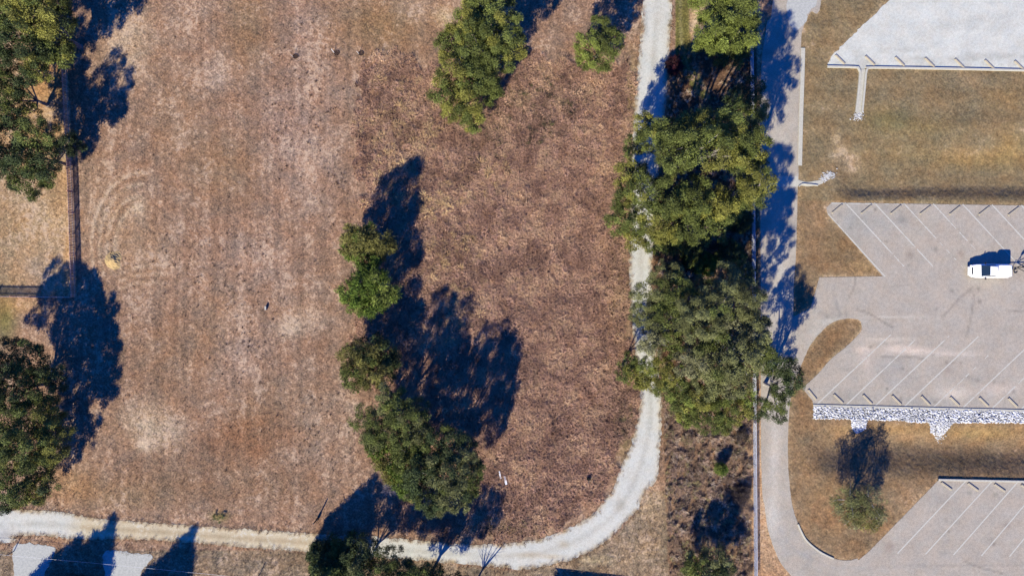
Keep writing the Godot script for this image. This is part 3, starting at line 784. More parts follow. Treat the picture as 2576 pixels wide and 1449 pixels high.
func stones() -> void:
	var bed := thing("riprap", "strip of white broken rock edging the grey car park", "riprap", W(2300, 1045))
	var under := sheet("rock_bed", split(poly([2047, 1023, 2600, 1036, 2600, 1062, 2300, 1060, 2047, 1051]), 8.0, 4.0), 0.02, 0.3, loose(speckle(256, 50, pc(130, 126, 126), pc(190, 188, 190), 0.06, pc(70, 68, 70)), 2.0, 0.95, M.fine, 6.0), bed)
	under.position = -bed.position
	var kinds: Array = []
	for i in 5: kinds.append(rock_mesh(300 + i))
	var shades: Array = []
	for v in [0.26, 0.35, 0.43, 0.5, 0.57]:
		shades.append(loose(speckle(128, 60 + int(v * 100), Color(v * 0.86, v * 0.86, v * 0.88), Color(v, v, v), 0.02, Color(v, v, v) * 0.5), 0.9, 0.9))
	var spots: Array = []
	var tries := 0
	while spots.size() < 1700 and tries < 60000:
		tries += 1
		var p := Vector2(rng.randf_range(2046, 2600), rng.randf_range(1020, 1100))
		if tries % 9 == 0: p = Vector2(rng.randf_range(2140, 2184), rng.randf_range(1052, 1092))
		if tries % 9 == 1: p = Vector2(rng.randf_range(2338, 2402), rng.randf_range(1060, 1100))
		if not Geometry2D.is_point_in_polygon(p, riprap_area): continue
		var size := rng.randf_range(0.2, 0.42) if spots.size() < 900 else rng.randf_range(0.12, 0.24)
		var free := true
		if spots.size() < 900 and tries < 40000:
			for q in spots:
				if absf(q[0].x - p.x) < 9.0 and (q[0] as Vector2).distance_to(p) * K < (q[1] + size) * 0.33:
					free = false
					break
		if free: spots.append([p, size])
	spots.sort_custom(func(a, b): return a[1] > b[1])
	var rest: Array = []
	for i in spots.size():
		var p: Vector2 = spots[i][0]
		var z: float = spots[i][1]
		var t := Transform3D(Basis.from_euler(Vector3(rng.randf_range(-0.5, 0.5), rng.randf() * TAU, rng.randf_range(-0.5, 0.5))).scaled(Vector3(z * 1.25, z * rng.randf_range(0.9, 1.3), z * 1.15)), W(p.x, p.y, 0.03 + z * 0.22 + terrain(p.x, p.y)) - bed.position)
		if i < 290:
			var o := part("stone", kinds[i % 5], shades[rng.randi() % 5], bed)
			o.transform = t
		else:
			rest.append([t, Color(1, 1, 1) * rng.randf_range(0.24, 0.56)])
	copies("small_stones", rest, kinds[2], M.rock, bed)
	# loose rubble where the chutes end
	var spill: Array = []
	for c in [[2160, 292, 9, 6, 130], [2088, 440, 13, 6, 120], [2075, 450, 8, 5, 70], [2374, 1104, 8, 7, 60]]:
		for i in int(c[4]):
			var x: float = c[0] + rng.randfn() * c[2] * 0.7
			var y: float = c[1] + rng.randfn() * c[3] * 0.8
			var z := rng.randf_range(0.08, 0.24)
			spill.append([Transform3D(Basis.from_euler(Vector3(0, rng.randf() * TAU, 0)).scaled(Vector3(z, z * 0.8, z)), W(x, y, terrain(x, y) + z * 0.2)), Color(1, 1, 0.99) * rng.randf_range(0.26, 0.46)])
	var o := copies("rubble", spill, kinds[1], M.rock, self)
	tag(o, "white rubble scattered below the drain chutes", "rubble", "", "stuff")

# copies of one small shape that nobody could count
func copies(called: String, list: Array, mesh: Mesh, m: Material, parent: Node) -> MultiMeshInstance3D:
	var mm := MultiMesh.new()
	mm.transform_format = MultiMesh.TRANSFORM_3D
	mm.use_colors = true
	mm.mesh = mesh
	mm.instance_count = list.size()
	for i in list.size():
		mm.set_instance_transform(i, list[i][0])
		mm.set_instance_color(i, list[i][1])
	var o := MultiMeshInstance3D.new()
	o.name = numbered(called) if parent == self else called
	o.multimesh = mm
	o.material_override = m
	parent.add_child(o, true)
	o.set_meta("kind", "stuff")
	return o

# ------------------------------------------------------------------ fences
func fences() -> void:
	# brown picket fence, one L round the yard
	var corner := W(190, 747)
	var f := thing("picket_fence", "brown wooden picket fence turning a corner round the sandy yard", "fence", corner)
	var runs := [[W(190, 747), W(182, 483), W(166, 157), W(156, -36)], [W(189, 747.6), W(-60, 745)]]
	var box := Shape.new()
	box.box(Transform3D(Basis(), Vector3(0, 0.6, 0)), Vector3(0.13, 1.16, 0.02))
	var tip := Shape.new()
	tip.box(Transform3D(Basis(), Vector3(0, 0.58, 0)), Vector3(0.125, 1.12, 0.02))
	var slats := [box.mesh(), tip.mesh()]
	var post := Shape.new()
	post.box(Transform3D(Basis(), Vector3(0, 0.58, 0)), Vector3(0.1, 1.26, 0.1))
	var post_mesh := post.mesh()
	var woods: Array = []
	for i in 4:
		var d := 0.8 + i * 0.16
		woods.append(loose(speckle(128, 200 + i, Color(0.40, 0.19, 0.11) * d, Color(0.66, 0.36, 0.23) * d, 0.03, Color(0.06, 0.035, 0.03)), 0.6, 0.85))
	var pale := loose(speckle(128, 210, Color(0.42, 0.36, 0.31), Color(0.6, 0.54, 0.48), 0.02, Color(0.2, 0.15, 0.1)), 0.6, 0.85)
	var made := 0
	for run in runs:
		for i in run.size() - 1:
			var a: Vector3 = run[i]
			var b: Vector3 = run[i + 1]
			var len := a.distance_to(b)
			var turn := atan2(-(b - a).z, (b - a).x)
			var out: Vector3 = (b - a).normalized().cross(Vector3.UP) * (1.0 if run.size() > 2 else -1.0)
			var n := int(len / 0.2)
			for j in n:
				made += 1
				if made > 296: break
				var o := part("picket", slats[rng.randi() % 2], woods[rng.randi() % 4], f)
				o.position = a.lerp(b, (j + 0.5) / n) - corner + out * 0.035 + Vector3(0, rng.randf_range(-0.015, 0.015), 0)
				o.rotation = Vector3(rng.randf_range(-0.012, 0.012), turn + rng.randf_range(-0.03, 0.03), rng.randf_range(-0.012, 0.012))
			var np := int(len / 2.4)
			for j in np + 1:
				if j == 0 and (i > 0 or run.size() == 2): continue
				var o := part("post", post_mesh, woods[1], f)
				o.position = a.lerp(b, float(j) / np) - corner - out * 0.05
				o.rotation.y = turn
			for h in [0.3, 1.0]:
				var r := Shape.new()
				r.box(Transform3D(Basis(Vector3.UP, turn), Vector3.ZERO), Vector3(len + 0.02, 0.09, 0.045))
				var o := part("rail", r.mesh(), pale, f)
				o.position = (a + b) * 0.5 - corner + Vector3(0, h, 0) - out * 0.0
	# wire mesh fence along the drive
	var line := [W(1884, -60), W(1890, 300), W(1893, 800), W(1895, 1062), W(1898, 1480)]
	var g := thing("chain_link_fence", "low grey chain-link fence beside the tarmac drive", "fence", line[0])
	for i in line.size() - 1:
		var a: Vector3 = line[i] - line[0]
		var b: Vector3 = line[i + 1] - line[0]
		var d := (b - a).normalized()
		var len := a.distance_to(b)
		var s := Shape.new()
		var n := int(len / 0.075)
		var tall := 1.22
		for j in n:
			for dirn: float in [-1.0, 1.0]:
				var p := a + d * (j * 0.075)
				var q := p + d * (tall * dirn) + Vector3(0, tall, 0)
				var lo := p + Vector3(0, 0.04, 0)
				# keep within the run
				var along := (q - a).dot(d)
				if along < 0.0 or along > len:
					var k := clampf(((0.0 if along < 0.0 else len) - (p - a).dot(d)) / (tall * dirn), 0.0, 1.0)
					q = p.lerp(q, k)
				var w := Vector3(-d.z, 0, d.x) * 0.006
				var u := (q - lo).normalized().cross(w).normalized() * 0.006
				s.quad(lo - u, q - u, q + u, lo + u)
				s.quad(lo - w, q - w, q + w, lo + w)
		part("wire_mesh", s.mesh(), M.steel, g)
		var rail := Shape.new()
		rail.tube([a + Vector3(0, 1.25, 0), b + Vector3(0, 1.25, 0)], [0.024, 0.024], 6)
		part("top_rail", rail.mesh(), M.steel, g)
		var np := maxi(1, int(round(len / 2.54)))
		for j in np:
			var t := Shape.new()
			t.tube([Vector3.ZERO, Vector3(0, 1.3, 0)], [0.035, 0.035], 8)
			part("post", t.mesh(), M.steel, g, a.lerp(b, float(j) / np))
	# two low posts with a wire along the south verge
	var p1 := W(33, 1387)
	var p2 := W(652, 1446)
	var w := thing("wire_fence", "single pale wire strung between low posts south of the lane", "fence", p1)
	for e in [p1, p2, W(1150, 1490)]:
		var t := Shape.new()
		t.tube([Vector3(0, -0.05, 0), Vector3(0, 1.35, 0)], [0.06, 0.05], 7)
		part("post", t.mesh(), M.bark, w, e - p1)
	for pair in [[p1, p2], [p2, W(1150, 1490)], [W(-300, 1356), p1]]:
		var t := Shape.new()
		var path: Array = []
		for i in 11:
			var f2 := i / 10.0
			path.append((pair[0] as Vector3).lerp(pair[1], f2) - p1 + Vector3(0, 1.3 - 0.5 * f2 * (1.0 - f2), 0))
		var rad: Array = []
		for i in 11: rad.append(0.012)
		t.tube(path, rad, 4)
		part("wire", t.mesh(), M.steel, w)

# ------------------------------------------------------------------ the pickup and its trailer
func loft(sections: Array, sides := 20) -> Shape:
	# each section: [x, half width, y bottom, y top, squareness]
	var s := Shape.new()
	var rings: Array = []
	for q in sections:
		var ring: Array = []
		for k in sides:
			var w := TAU * (k + 0.5) / sides
			var e: float = q[4]
			var cx := signf(cos(w)) * pow(absf(cos(w)), e)
			var cy := signf(sin(w)) * pow(absf(sin(w)), e)
			ring.append(Vector3(q[0], (q[2] + q[3]) * 0.5 + cy * (q[3] - q[2]) * 0.5, cx * q[1]))
		rings.append(ring)
	for i in rings.size() - 1:
		for k in sides:
			var n := (k + 1) % sides
			s.quad(rings[i][k], rings[i + 1][k], rings[i + 1][n], rings[i][n])
	for k in range(1, sides - 1):
		s.tri(rings[0][0], rings[0][k], rings[0][k + 1])
		s.tri(rings[-1][0], rings[-1][k + 1], rings[-1][k])
	return s

func slab(a: Vector3, b: Vector3, c2: Vector3, d: Vector3, thick: float) -> Shape:
	var n := (b - a).cross(c2 - a).normalized() * thick
	var s := Shape.new()
	s.quad(a + n, b + n, c2 + n, d + n)
	s.quad(a, d, c2, b)
	var p := [a, b, c2, d]
	for i in 4:
		var j := (i + 1) % 4
		s.quad(p[i], p[j], p[j] + n, p[i] + n)
	return s

func vehicles() -> void:
	# nose points west (-x); x = 0 is the middle of the wheelbase
	var t := thing("pickup_truck", "white pickup truck with a white camper shell, parked with a trailer", "pickup truck", W(2480, 682, 0.036))
	var body := loft([[-2.38, 0.46, 0.42, 0.70, 0.4], [-2.32, 0.60, 0.34, 0.80, 0.4], [-2.2, 0.71, 0.32, 0.86, 0.35], [-2.0, 0.79, 0.30, 0.92, 0.3], [-1.7, 0.84, 0.28, 0.97, 0.25], [-1.1, 0.85, 0.28, 1.02, 0.25], [-0.9, 0.85, 0.28, 1.04, 0.22], [0.6, 0.85, 0.28, 1.05, 0.22], [2.1, 0.85, 0.34, 1.06, 0.2], [2.28, 0.83, 0.38, 1.05, 0.2]], 24)
	part("body", body.mesh(true), M.white_paint, t)
	part("cab", loft([[-1.2, 0.72, 0.95, 1.06, 0.3], [-0.4, 0.62, 0.95, 1.54, 0.34], [-0.2, 0.60, 0.95, 1.585, 0.34], [0.25, 0.60, 0.95, 1.60, 0.34], [0.5, 0.60, 0.95, 1.57, 0.34], [0.56, 0.62, 0.95, 1.5, 0.34]], 24).mesh(true), M.white_paint, t)
	var shell := part("camper_shell", loft([[0.68, 0.66, 1.0, 1.56, 0.3], [0.74, 0.72, 1.0, 1.66, 0.26], [1.0, 0.735, 1.0, 1.70, 0.24], [1.7, 0.735, 1.0, 1.70, 0.24], [2.08, 0.73, 1.0, 1.68, 0.24], [2.24, 0.71, 1.0, 1.6, 0.26], [2.27, 0.68, 1.0, 1.5, 0.3]], 24).mesh(true), M.white_paint, t)
	# windscreen just proud of the cab's slope
	part("windshield", slab(Vector3(-1.22, 1.09, 0.70), Vector3(-1.22, 1.09, -0.70), Vector3(-0.40, 1.565, -0.58), Vector3(-0.40, 1.565, 0.58), 0.02).mesh(), M.glass, t)
	for sgn in [-1.0, 1.0]:
		var z: float = 0.73 * sgn
		var zt: float = 0.615 * sgn
		var q := [Vector3(-0.8, 1.1, z), Vector3(0.5, 1.1, z), Vector3(0.45, 1.45, zt), Vector3(-0.42, 1.45, zt)]
		if sgn > 0.0: q.reverse()
		part("side_window", slab(q[0], q[1], q[2], q[3], -0.02 if sgn < 0 else -0.02).mesh(), M.glass, t)
		q = [Vector3(0.95, 1.2, 0.752 * sgn), Vector3(2.05, 1.2, 0.752 * sgn), Vector3(2.03, 1.5, 0.735 * sgn), Vector3(0.97, 1.5, 0.735 * sgn)]
		if sgn > 0.0: q.reverse()
		part("window", slab(q[0], q[1], q[2], q[3], -0.015).mesh(), M.glass, shell)
		var mir := Shape.new()
		mir.box(Transform3D(Basis(Vector3.UP, 0.25 * sgn), Vector3(-0.72, 1.13, 0.98 * sgn)), Vector3(0.1, 0.17, 0.22), 0.85)
		mir.box(Transform3D(Basis(), Vector3(-0.7, 1.07, 0.87 * sgn)), Vector3(0.05, 0.05, 0.14))
		part("mirror", mir.mesh(), M.dark_steel, t)
		var hl := Shape.new()
		hl.box(Transform3D(Basis(Vector3.UP, -0.25 * sgn), Vector3(-2.24, 0.72, 0.62 * sgn)), Vector3(0.16, 0.14, 0.24), 0.9)
		part("headlight", hl.mesh(), mat(Color(0.7, 0.72, 0.75), 0.1), t)
		var tl := Shape.new()
		tl.box(Transform3D(Basis(), Vector3(2.275, 0.85, 0.74 * sgn)), Vector3(0.05, 0.3, 0.12))
		part("tail_light", tl.mesh(), mat(Color(0.4, 0.02, 0.02), 0.3), t)
		for x in [-1.48, 1.42]:
			var wh := Node3D.new()
			wh.name = "wheel"
			t.add_child(wh, true)
			wh.position = Vector3(x, 0.34, 0.74 * sgn)
			var ty := Shape.new()
			ty.tube([Vector3(0, 0, -0.11), Vector3(0, 0, -0.08), Vector3(0, 0, 0.08), Vector3(0, 0, 0.11)], [0.3, 0.34, 0.34, 0.3], 20)
			part("tyre", ty.mesh(true), M.rubber, wh)
			var rim := Shape.new()
			rim.tube([Vector3(0, 0, -0.12), Vector3(0, 0, 0.12)], [0.19, 0.19], 14)
			part("rim", rim.mesh(), M.steel, wh)
	var gr := Shape.new()
	gr.box(Transform3D(Basis(Vector3(0, 0, 1), 0.5), Vector3(-2.17, 0.86, 0)), Vector3(0.16, 0.1, 0.86))
	part("grille", gr.mesh(), M.dark_steel, t)
	for x in [[-2.42, 0.5], [2.36, 0.48]]:
		var bp := Shape.new()
		bp.box(Transform3D(Basis(), Vector3(x[0], x[1], 0)), Vector3(0.14, 0.16, 1.1 if x[0] < 0.0 else 1.5), 0.9)
		part("bumper", bp.mesh(), M.white_paint if x[0] < 0.0 else M.steel, t)
	for i in 5:
		var rib := Shape.new()
		rib.box(Transform3D(Basis(), Vector3(0.15, 1.602, -0.36 + i * 0.18)), Vector3(0.7, 0.02, 0.03), 0.8)
		part("roof_rib", rib.mesh(), M.white_paint, t)
	# trailer, mostly beyond the frame
	var tr := thing("boat_trailer", "dark trailer tongue with a jack wheel behind the white pickup", "trailer", W(2534, 679, 0.036))
	var tg := Shape.new()
	tg.tube([Vector3(0.0, 0.5, -0.3), Vector3(0.3, 0.52, -0.3), Vector3(2.4, 0.55, -0.3)], [0.07, 0.06, 0.06], 8)
	tg.tube([Vector3(0.9, 0.53, -0.3), Vector3(2.4, 0.55, 0.5)], [0.045, 0.045], 6)
	tg.tube([Vector3(0.9, 0.53, -0.3), Vector3(2.4, 0.55, -1.1)], [0.045, 0.045], 6)
	part("tongue", tg.mesh(), M.dark_steel, tr)
	var cp := Shape.new()
	cp.box(Transform3D(Basis(), Vector3(0.05, 0.5, -0.3)), Vector3(0.34, 0.16, 0.2), 0.8)
	part("coupler", cp.mesh(), M.dark_steel, tr)
	var fr := Shape.new()
	for z in [0.5, -1.1]: fr.tube([Vector3(2.4, 0.55, z), Vector3(5.4, 0.55, z)], [0.05, 0.05], 6)
	for x in [2.4, 3.9, 5.4]: fr.tube([Vector3(x, 0.55, 0.5), Vector3(x, 0.55, -1.1)], [0.05, 0.05], 6)
	part("frame", fr.mesh(), M.dark_steel, tr)
	var jk := Shape.new()
	jk.tube([Vector3(0.62, 0.22, -0.1), Vector3(0.62, 0.95, -0.1)], [0.04, 0.04], 7)
	jk.tube([Vector3(0.62, 0.55, -0.1), Vector3(0.62, 0.55, -0.3)], [0.04, 0.04], 7)
	jk.tube([Vector3(0.62, 0.95, -0.1), Vector3(0.78, 0.95, -0.06)], [0.025, 0.02], 6)
	part("jack", jk.mesh(), M.dark_steel, tr)
	var jw := Shape.new()
	jw.tube([Vector3(0.62, 0.13, -0.14), Vector3(0.62, 0.13, -0.06)], [0.13, 0.13], 12)
	part("jack_wheel", jw.mesh(), M.rubber, tr)
	var wp := Shape.new()
	wp.tube([Vector3(0.95, 0.53, -0.3), Vector3(1.1, 1.25, -0.3)], [0.05, 0.05], 6)
	wp.tube([Vector3(1.25, 0.53, -0.3), Vector3(1.1, 1.25, -0.3)], [0.04, 0.04], 6)
	part("winch_post", wp.mesh(), M.dark_steel, tr)
	var bow := Shape.new()
	for a in [[0.0, 0.14], [0.08, 0.14]]:
		bow.tube([Vector3(1.04 + a[0], 1.2, -0.34), Vector3(1.12 + a[0], 1.45, -0.34), Vector3(1.2 + a[0], 1.72, -0.34), Vector3(1.24 + a[0], 1.9, -0.34)], [0.03, a[1], 0.12, 0.02], 8)
	part("bow_guard", bow.mesh(), M.dark_steel, tr)
	var coil := Shape.new()
	var cp2: Array = []
	var cr: Array = []
	for i in 17:
		var a := TAU * i / 20.0
		cp2.append(Vector3(1.06 + cos(a) * 0.22, 0.05 + i * 0.004, 0.16 + sin(a) * 0.22))
		cr.append(0.05)
	coil.tube(cp2, cr, 6)
	var cl := thing("coiled_hose", "dark coiled hose on the tarmac under the trailer tongue", "hose", W(2534, 679, 0.04))
	part("coil", coil.mesh(), M.rubber, cl)
	for z in [0.72, -1.32]:
		var wh := Shape.new()
		wh.tube([Vector3(4.0, 0.32, z - 0.09), Vector3(4.0, 0.32, z + 0.09)], [0.32, 0.32], 18)
		part("wheel", wh.mesh(), M.rubber, tr)

# ------------------------------------------------------------------ trees
var clumps := {}

# a spray of leaves: n folded leaf blades spread through a ball of radius 0.5
func leaf_spray(seed_: int, n: int, long: float, wide: float, needle := false) -> Mesh:
	var r := RandomNumberGenerator.new()
	r.seed = seed_
	var s := Shape.new()
	for i in n:
		var d := Vector3(r.randfn(), r.randfn() * 0.8 + 0.35, r.randfn()).normalized()
		var p := d * (0.5 * pow(r.randf(), 0.45))
		var go := (d + Vector3(r.randfn(), r.randfn(), r.randfn()) * (0.35 if needle else 0.7)).normalized()
		var side := go.cross(Vector3(r.randfn(), r.randfn() + 0.6, r.randfn())).normalized() * wide * r.randf_range(0.7, 1.2)
		var up := side.cross(go).normalized() * wide * 0.25
		var l := long * r.randf_range(0.7, 1.25)
		var tip := p + go * l
		var mid := p + go * l * 0.5
		s.tri(p, mid + side + up, tip)
		s.tri(p, tip, mid - side + up)
	return s.mesh()

const OAK := [0.091, 0.108, 0.026]
const GOLD := [0.162, 0.157, 0.033]
const GREY := [0.120, 0.125, 0.047]
const DEEP := [0.044, 0.061, 0.021]
const CEDAR := [0.080, 0.118, 0.018]
const OLIVE := [0.118, 0.110, 0.030]
const LIME := [0.129, 0.155, 0.031]
const DUSTY := [0.163, 0.160, 0.079]

func tint(a: Array, k := 1.0) -> Color:
	return Color(a[0] * k, a[1] * k, a[2] * k)

# lobes: [x, y, r, h] as the drone sees them, each a rounded mass of foliage at height h
func tree(called: String, label: String, bx: float, by: float, lobes: Array, looks: Array, o := {}) -> Node3D:
	var base := W(bx, by)
	var t := thing(called, label, "tree" if o.get("category", "") == "" else o.category, base, 0.0, o.get("group", ""))
	var dense: float = o.get("dense", 1.0)
	var fine: float = o.get("fine", 1.0) * 0.9
	var squash: float = o.get("squash", 1.0)
	var kind: String = o.get("leaf", "oak")
	var balls: Array = []
	var mean := 0.0
	for l in lobes:
		if not o.get("plan", false): l[3] += rng.randf_range(-0.11, 0.11) * l[3]
		var s: float = (EYE - l[3]) / EYE
		var c := V(l[0], l[1], l[3]) - base if not o.get("plan", false) else W(l[0], l[1], l[3]) - base
		balls.append([c, l[2] * K * s * 1.06])
		mean += l[3] / lobes.size()
	var bark: Material = M.pale_bark if o.get("pale", false) else M.bark
	# trunk and limbs
	var thick: float = clampf(mean * 0.032, 0.06, 0.34)
	var fork := Vector3(0, mean * 0.3, 0)
	if not o.get("no_trunk", false):
		var tr := Shape.new()
		var lean := Vector3(rng.randfn(), 0, rng.randfn()) * 0.08
		tr.tube([Vector3(0, -0.1, 0), Vector3(0, 0.15, 0), fork * 0.5 + lean, fork + lean], [thick * 1.7, thick * 1.2, thick, thick * 0.9], 8)
		part("trunk", tr.mesh(), bark, t)
		for b in balls:
			var c: Vector3 = b[0]
			var q := Shape.new()
			var m := fork.lerp(c, 0.5) + Vector3(rng.randfn() * 0.3, 0.25, rng.randfn() * 0.3)
			q.tube([fork + lean, m, c, c + Vector3(rng.randfn() * 0.4, b[1] * 0.55, rng.randfn() * 0.4)], [thick * 0.62, thick * 0.42, thick * 0.22, thick * 0.06], 5)
			part("limb", q.mesh(), bark, t)
	# foliage: every mass is made of tufts, every tuft of leaf sprays on its shell
	var list: Array = []
	var twigs := Shape.new()
	var twiggy: float = o.get("twigs", 0.0)
	for bi in balls.size():
		var c: Vector3 = balls[bi][0]
		var R: float = balls[bi][1]
		var look: Array = looks[bi % looks.size()]
		var shade := rng.randf_range(0.86, 1.14)
		var rs0 := clampf(R * 0.36, 0.32, 0.8) * fine
		var n := int(clampf(dense * 1.9 * R * R / (rs0 * rs0), 6, 90))
		for i in int(R * R * 6.0 * o.get("leafy", 1.0)):
			var e := Vector3(rng.randfn(), rng.randfn(), rng.randfn()).normalized() * pow(rng.randf(), 0.5) * 0.82
			var z := c + e * Vector3(1, squash, 1) * R
			if z.y > 0.4: list.append([Transform3D(Basis.from_euler(Vector3(rng.randf(), rng.randf(), rng.randf()) * TAU).scaled(Vector3.ONE * rng.randf_range(0.8, 1.25) * sqrt(fine)), z), tint(look, shade * rng.randf_range(0.7, 1.1))])
		var turn := rng.randf() * TAU
		for i in n:
			var y := 1.0 - 2.0 * (i + 0.5) / n
			if y < -0.7: continue
			var a := turn + i * 2.399963
			var w := sqrt(1.0 - y * y)
			var d := Vector3(cos(a) * w, y, sin(a) * w)
			d = (d + Vector3(rng.randfn(), rng.randfn(), rng.randfn()) * 0.16).normalized()
			var p := c + d * Vector3(1, squash, 1) * R * rng.randf_range(0.72, 1.02)
			var hidden := false
			for bj in balls.size():
				if bj != bi and ((p - balls[bj][0]) / Vector3(1, squash, 1)).length() < balls[bj][1] * 0.72:
					hidden = true
					break
			if hidden or rng.randf() < o.get("gaps", 0.1): continue
			if p.y < 0.25: continue
			var rs := rs0 * rng.randf_range(0.7, 1.25)
			var look2: Array = looks[rng.randi() % looks.size()] if rng.randf() < 0.3 else look
			var k := shade * rng.randf_range(0.68, 1.28)
			var m := int(clampf(15.0 * rs * rs / (0.45 * fine * fine) * o.get("leafy", 1.0), 5, 30))
			for j in m:
				var e := (Vector3(rng.randfn(), rng.randfn(), rng.randfn()).normalized() + d * 0.45 + Vector3(0, 0.15, 0)).normalized()
				var z := p + e * rs * rng.randf_range(0.5, 1.08)
				var g := rng.randf_range(0.34, 0.9) * fine
				var b2 := Basis.looking_at(-e, Vector3(0.3, 0.9, 0.2)) * Basis(Vector3(1, 0, 0), -PI / 2) * Basis(Vector3.UP, rng.randf() * TAU)
				list.append([Transform3D(b2.scaled(Vector3.ONE * g), z), tint(look2, k * rng.randf_range(0.6, 1.4))])
			if twiggy > 0.0 and rng.randf() < twiggy:
				var e2 := p + d * rs * 1.1
				twigs.tube([c.lerp(p, 0.4), p, e2 + Vector3(rng.randfn(), rng.randfn(), rng.randfn()) * 0.15], [0.05, 0.035, 0.012], 4)
	if twigs.v.size(): part("bare_twigs", twigs.mesh(), M.pale_bark, t).set_meta("kind", "stuff")
	copies("crown", list, clumps[kind][rng.randi() % clumps[kind].size()], M.leaf, t)
	return t

# masses of a conical conifer, wide at the foot
func spire(bx: float, by: float, h: float, r: float) -> Array:
	var out: Array = []
	var n := int(h / 0.9)
	for i in n:
		var f := (i + 0.6) / n
		var rr := r * (1.0 - f) + 0.35
		var hh := 0.6 + f * (h - 0.8)
		var k := maxi(1, int(rr * 2.2))
		for j in k:
			var a := j * TAU / k + i * 1.3
			var q := rr * 0.5 if k > 1 else 0.0
			out.append([bx + cos(a) * q / K, by + sin(a) * q / K, (rr * 0.6) / K, hh])
	return out

func trees() -> void:
	clumps.oak = [leaf_spray(1, 52, 0.22, 0.062), leaf_spray(2, 46, 0.25, 0.07), leaf_spray(6, 58, 0.2, 0.055)]
	clumps.cedar = [leaf_spray(3, 40, 0.42, 0.045, true), leaf_spray(4, 36, 0.46, 0.05, true)]
	clumps.fine = [leaf_spray(5, 34, 0.40, 0.035, true)]
	var west := "trees on the west edge"
	tree("live_oak", "large oak in the top left corner, overhanging the picket fence", 200, 118, [[20, 40, 70, 9], [90, 30, 60, 10], [140, 60, 45, 8.5], [60, 105, 58, 9], [140, 118, 40, 7.5], [20, -40, 70, 9], [110, -40, 60, 9], [-40, 90, 70, 9], [178, 132, 18, 7], [100, 140, 30, 6.5]], [OAK, GOLD, OAK, DEEP], {"group": west, "gaps": 0.14})
	tree("live_oak", "thin-crowned oak behind the fence with orange soil showing through it", 118, 264, [[5, 205, 45, 6], [50, 205, 35, 6.5], [90, 178, 28, 6], [15, 270, 45, 6], [-30, 240, 50, 6.5], [70, 285, 24, 5.5]], [OAK, DEEP, GOLD], {"group": west, "gaps": 0.28, "leafy": 0.85})
	tree("live_oak", "dark oak spreading over the middle of the picket fence", 165, 413, [[40, 330, 40, 6], [90, 345, 42, 6.5], [30, 405, 50, 6], [100, 398, 46, 6], [60, 450, 42, 5], [150, 360, 34, 5.5], [186, 366, 18, 4.5], [110, 448, 22, 4.5], [0, 370, 40, 6]], [DEEP, OAK, DEEP], {"group": west, "gaps": 0.25})
	tree("live_oak", "broad oak just below the picket fence corner, casting a forked trunk shadow", 115, 965, [[20, 915, 60, 6], [70, 900, 40, 6], [110, 930, 34, 6], [30, 985, 60, 6.5], [90, 990, 46, 5.6], [-40, 950, 70, 6.5], [140, 962, 24, 5.2]], [DEEP, OAK, OAK], {"group": west, "gaps": 0.2})
	tree("live_oak", "yellow-green oak between its two neighbours on the lower left edge", 150, 1065, [[40, 1060, 56, 6.5], [100, 1050, 46, 6], [140, 1080, 34, 5.5], [60, 1120, 56, 6], [120, 1128, 36, 5], [0, 1110, 50, 6.5]], [OAK, GOLD, GOLD], {"group": west, "gaps": 0.2})
	tree("live_oak", "ragged low oak touching the lane at the left edge", 130, 1180, [[40, 1180, 46, 5], [90, 1190, 38, 4.5], [120, 1220, 26, 4], [30, 1240, 42, 4.5], [90, 1242, 26, 3.5], [10, 1268, 22, 4]], [OAK, GOLD, DEEP], {"group": west, "gaps": 0.35})

	var north := "trees along the top edge"
	tree("live_oak", "upper of the two joined oaks at the top edge", 1225, 130, [[1230, 20, 56, 7.5], [1180, 60, 45, 7], [1262, 80, 46, 8], [1200, 110, 52, 8], [1292, 120, 32, 6.5], [1132, 110, 34, 5.5], [1250, 148, 40, 6.5]], [OAK, GOLD, OAK], {"group": north, "gaps": 0.08})
	tree("live_oak", "lower of the two joined oaks, tapering into the dry grass", 1175, 265, [[1150, 180, 42, 6.5], [1198, 200, 42, 7], [1122, 230, 36, 5.5], [1170, 258, 46, 6], [1228, 220, 32, 5.5], [1188, 302, 26, 4], [1142, 278, 28, 4.5]], [GOLD, OAK, OAK], {"group": north, "gaps": 0.08})
	tree("young_oak", "round light green tree alone west of the gravel lane", 1500, 145, [[1510, 80, 30, 5], [1482, 108, 32, 4.5], [1530, 108, 32, 4.5], [1505, 142, 36, 4], [1472, 148, 20, 3], [1545, 92, 18, 4]], [OAK, LIME, OAK], {"group": north})
	tree("feathery_tree", "feathery light green tree beside the sandy rut at the top", 1790, 130, [[1800, 20, 42, 6.5], [1850, 30, 46, 7], [1800, 80, 45, 6], [1855, 88, 46, 6], [1822, 128, 34, 4.5], [1880, 60, 22, 5.5], [1772, 108, 22, 4], [1850, 138, 24, 4], [1790, -30, 50, 7], [1860, -30, 50, 7]], [LIME, OAK, LIME], {"group": north, "leaf": "cedar"})

	var row := "tree row between the lane and the drive"
	tree("low_tree", "small dark tree lying in the shadow beside the tarmac drive", 1855, 275, [[1880, 240, 36, 4.5], [1890, 275, 35, 4], [1850, 265, 28, 3.5]], [DEEP, OAK], {"group": row, "leaf": "cedar"})
	tree("live_oak", "tallest oak of the row, its crown topping the upper clump", 1709, 415, [[1690, 330, 40, 10], [1750, 322, 46, 11], [1810, 322, 46, 11.5], [1872, 334, 42, 12.5], [1906, 368, 30, 11.5], [1700, 378, 46, 11], [1760, 375, 48, 12.5], [1825, 380, 50, 13.5], [1882, 392, 40, 12.5], [1640, 345, 32, 8], [1622, 312, 24, 7], [1600, 360, 26, 6.5]], [OAK, GOLD, OAK], {"group": row, "gaps": 0.16, "twigs": 0.05})
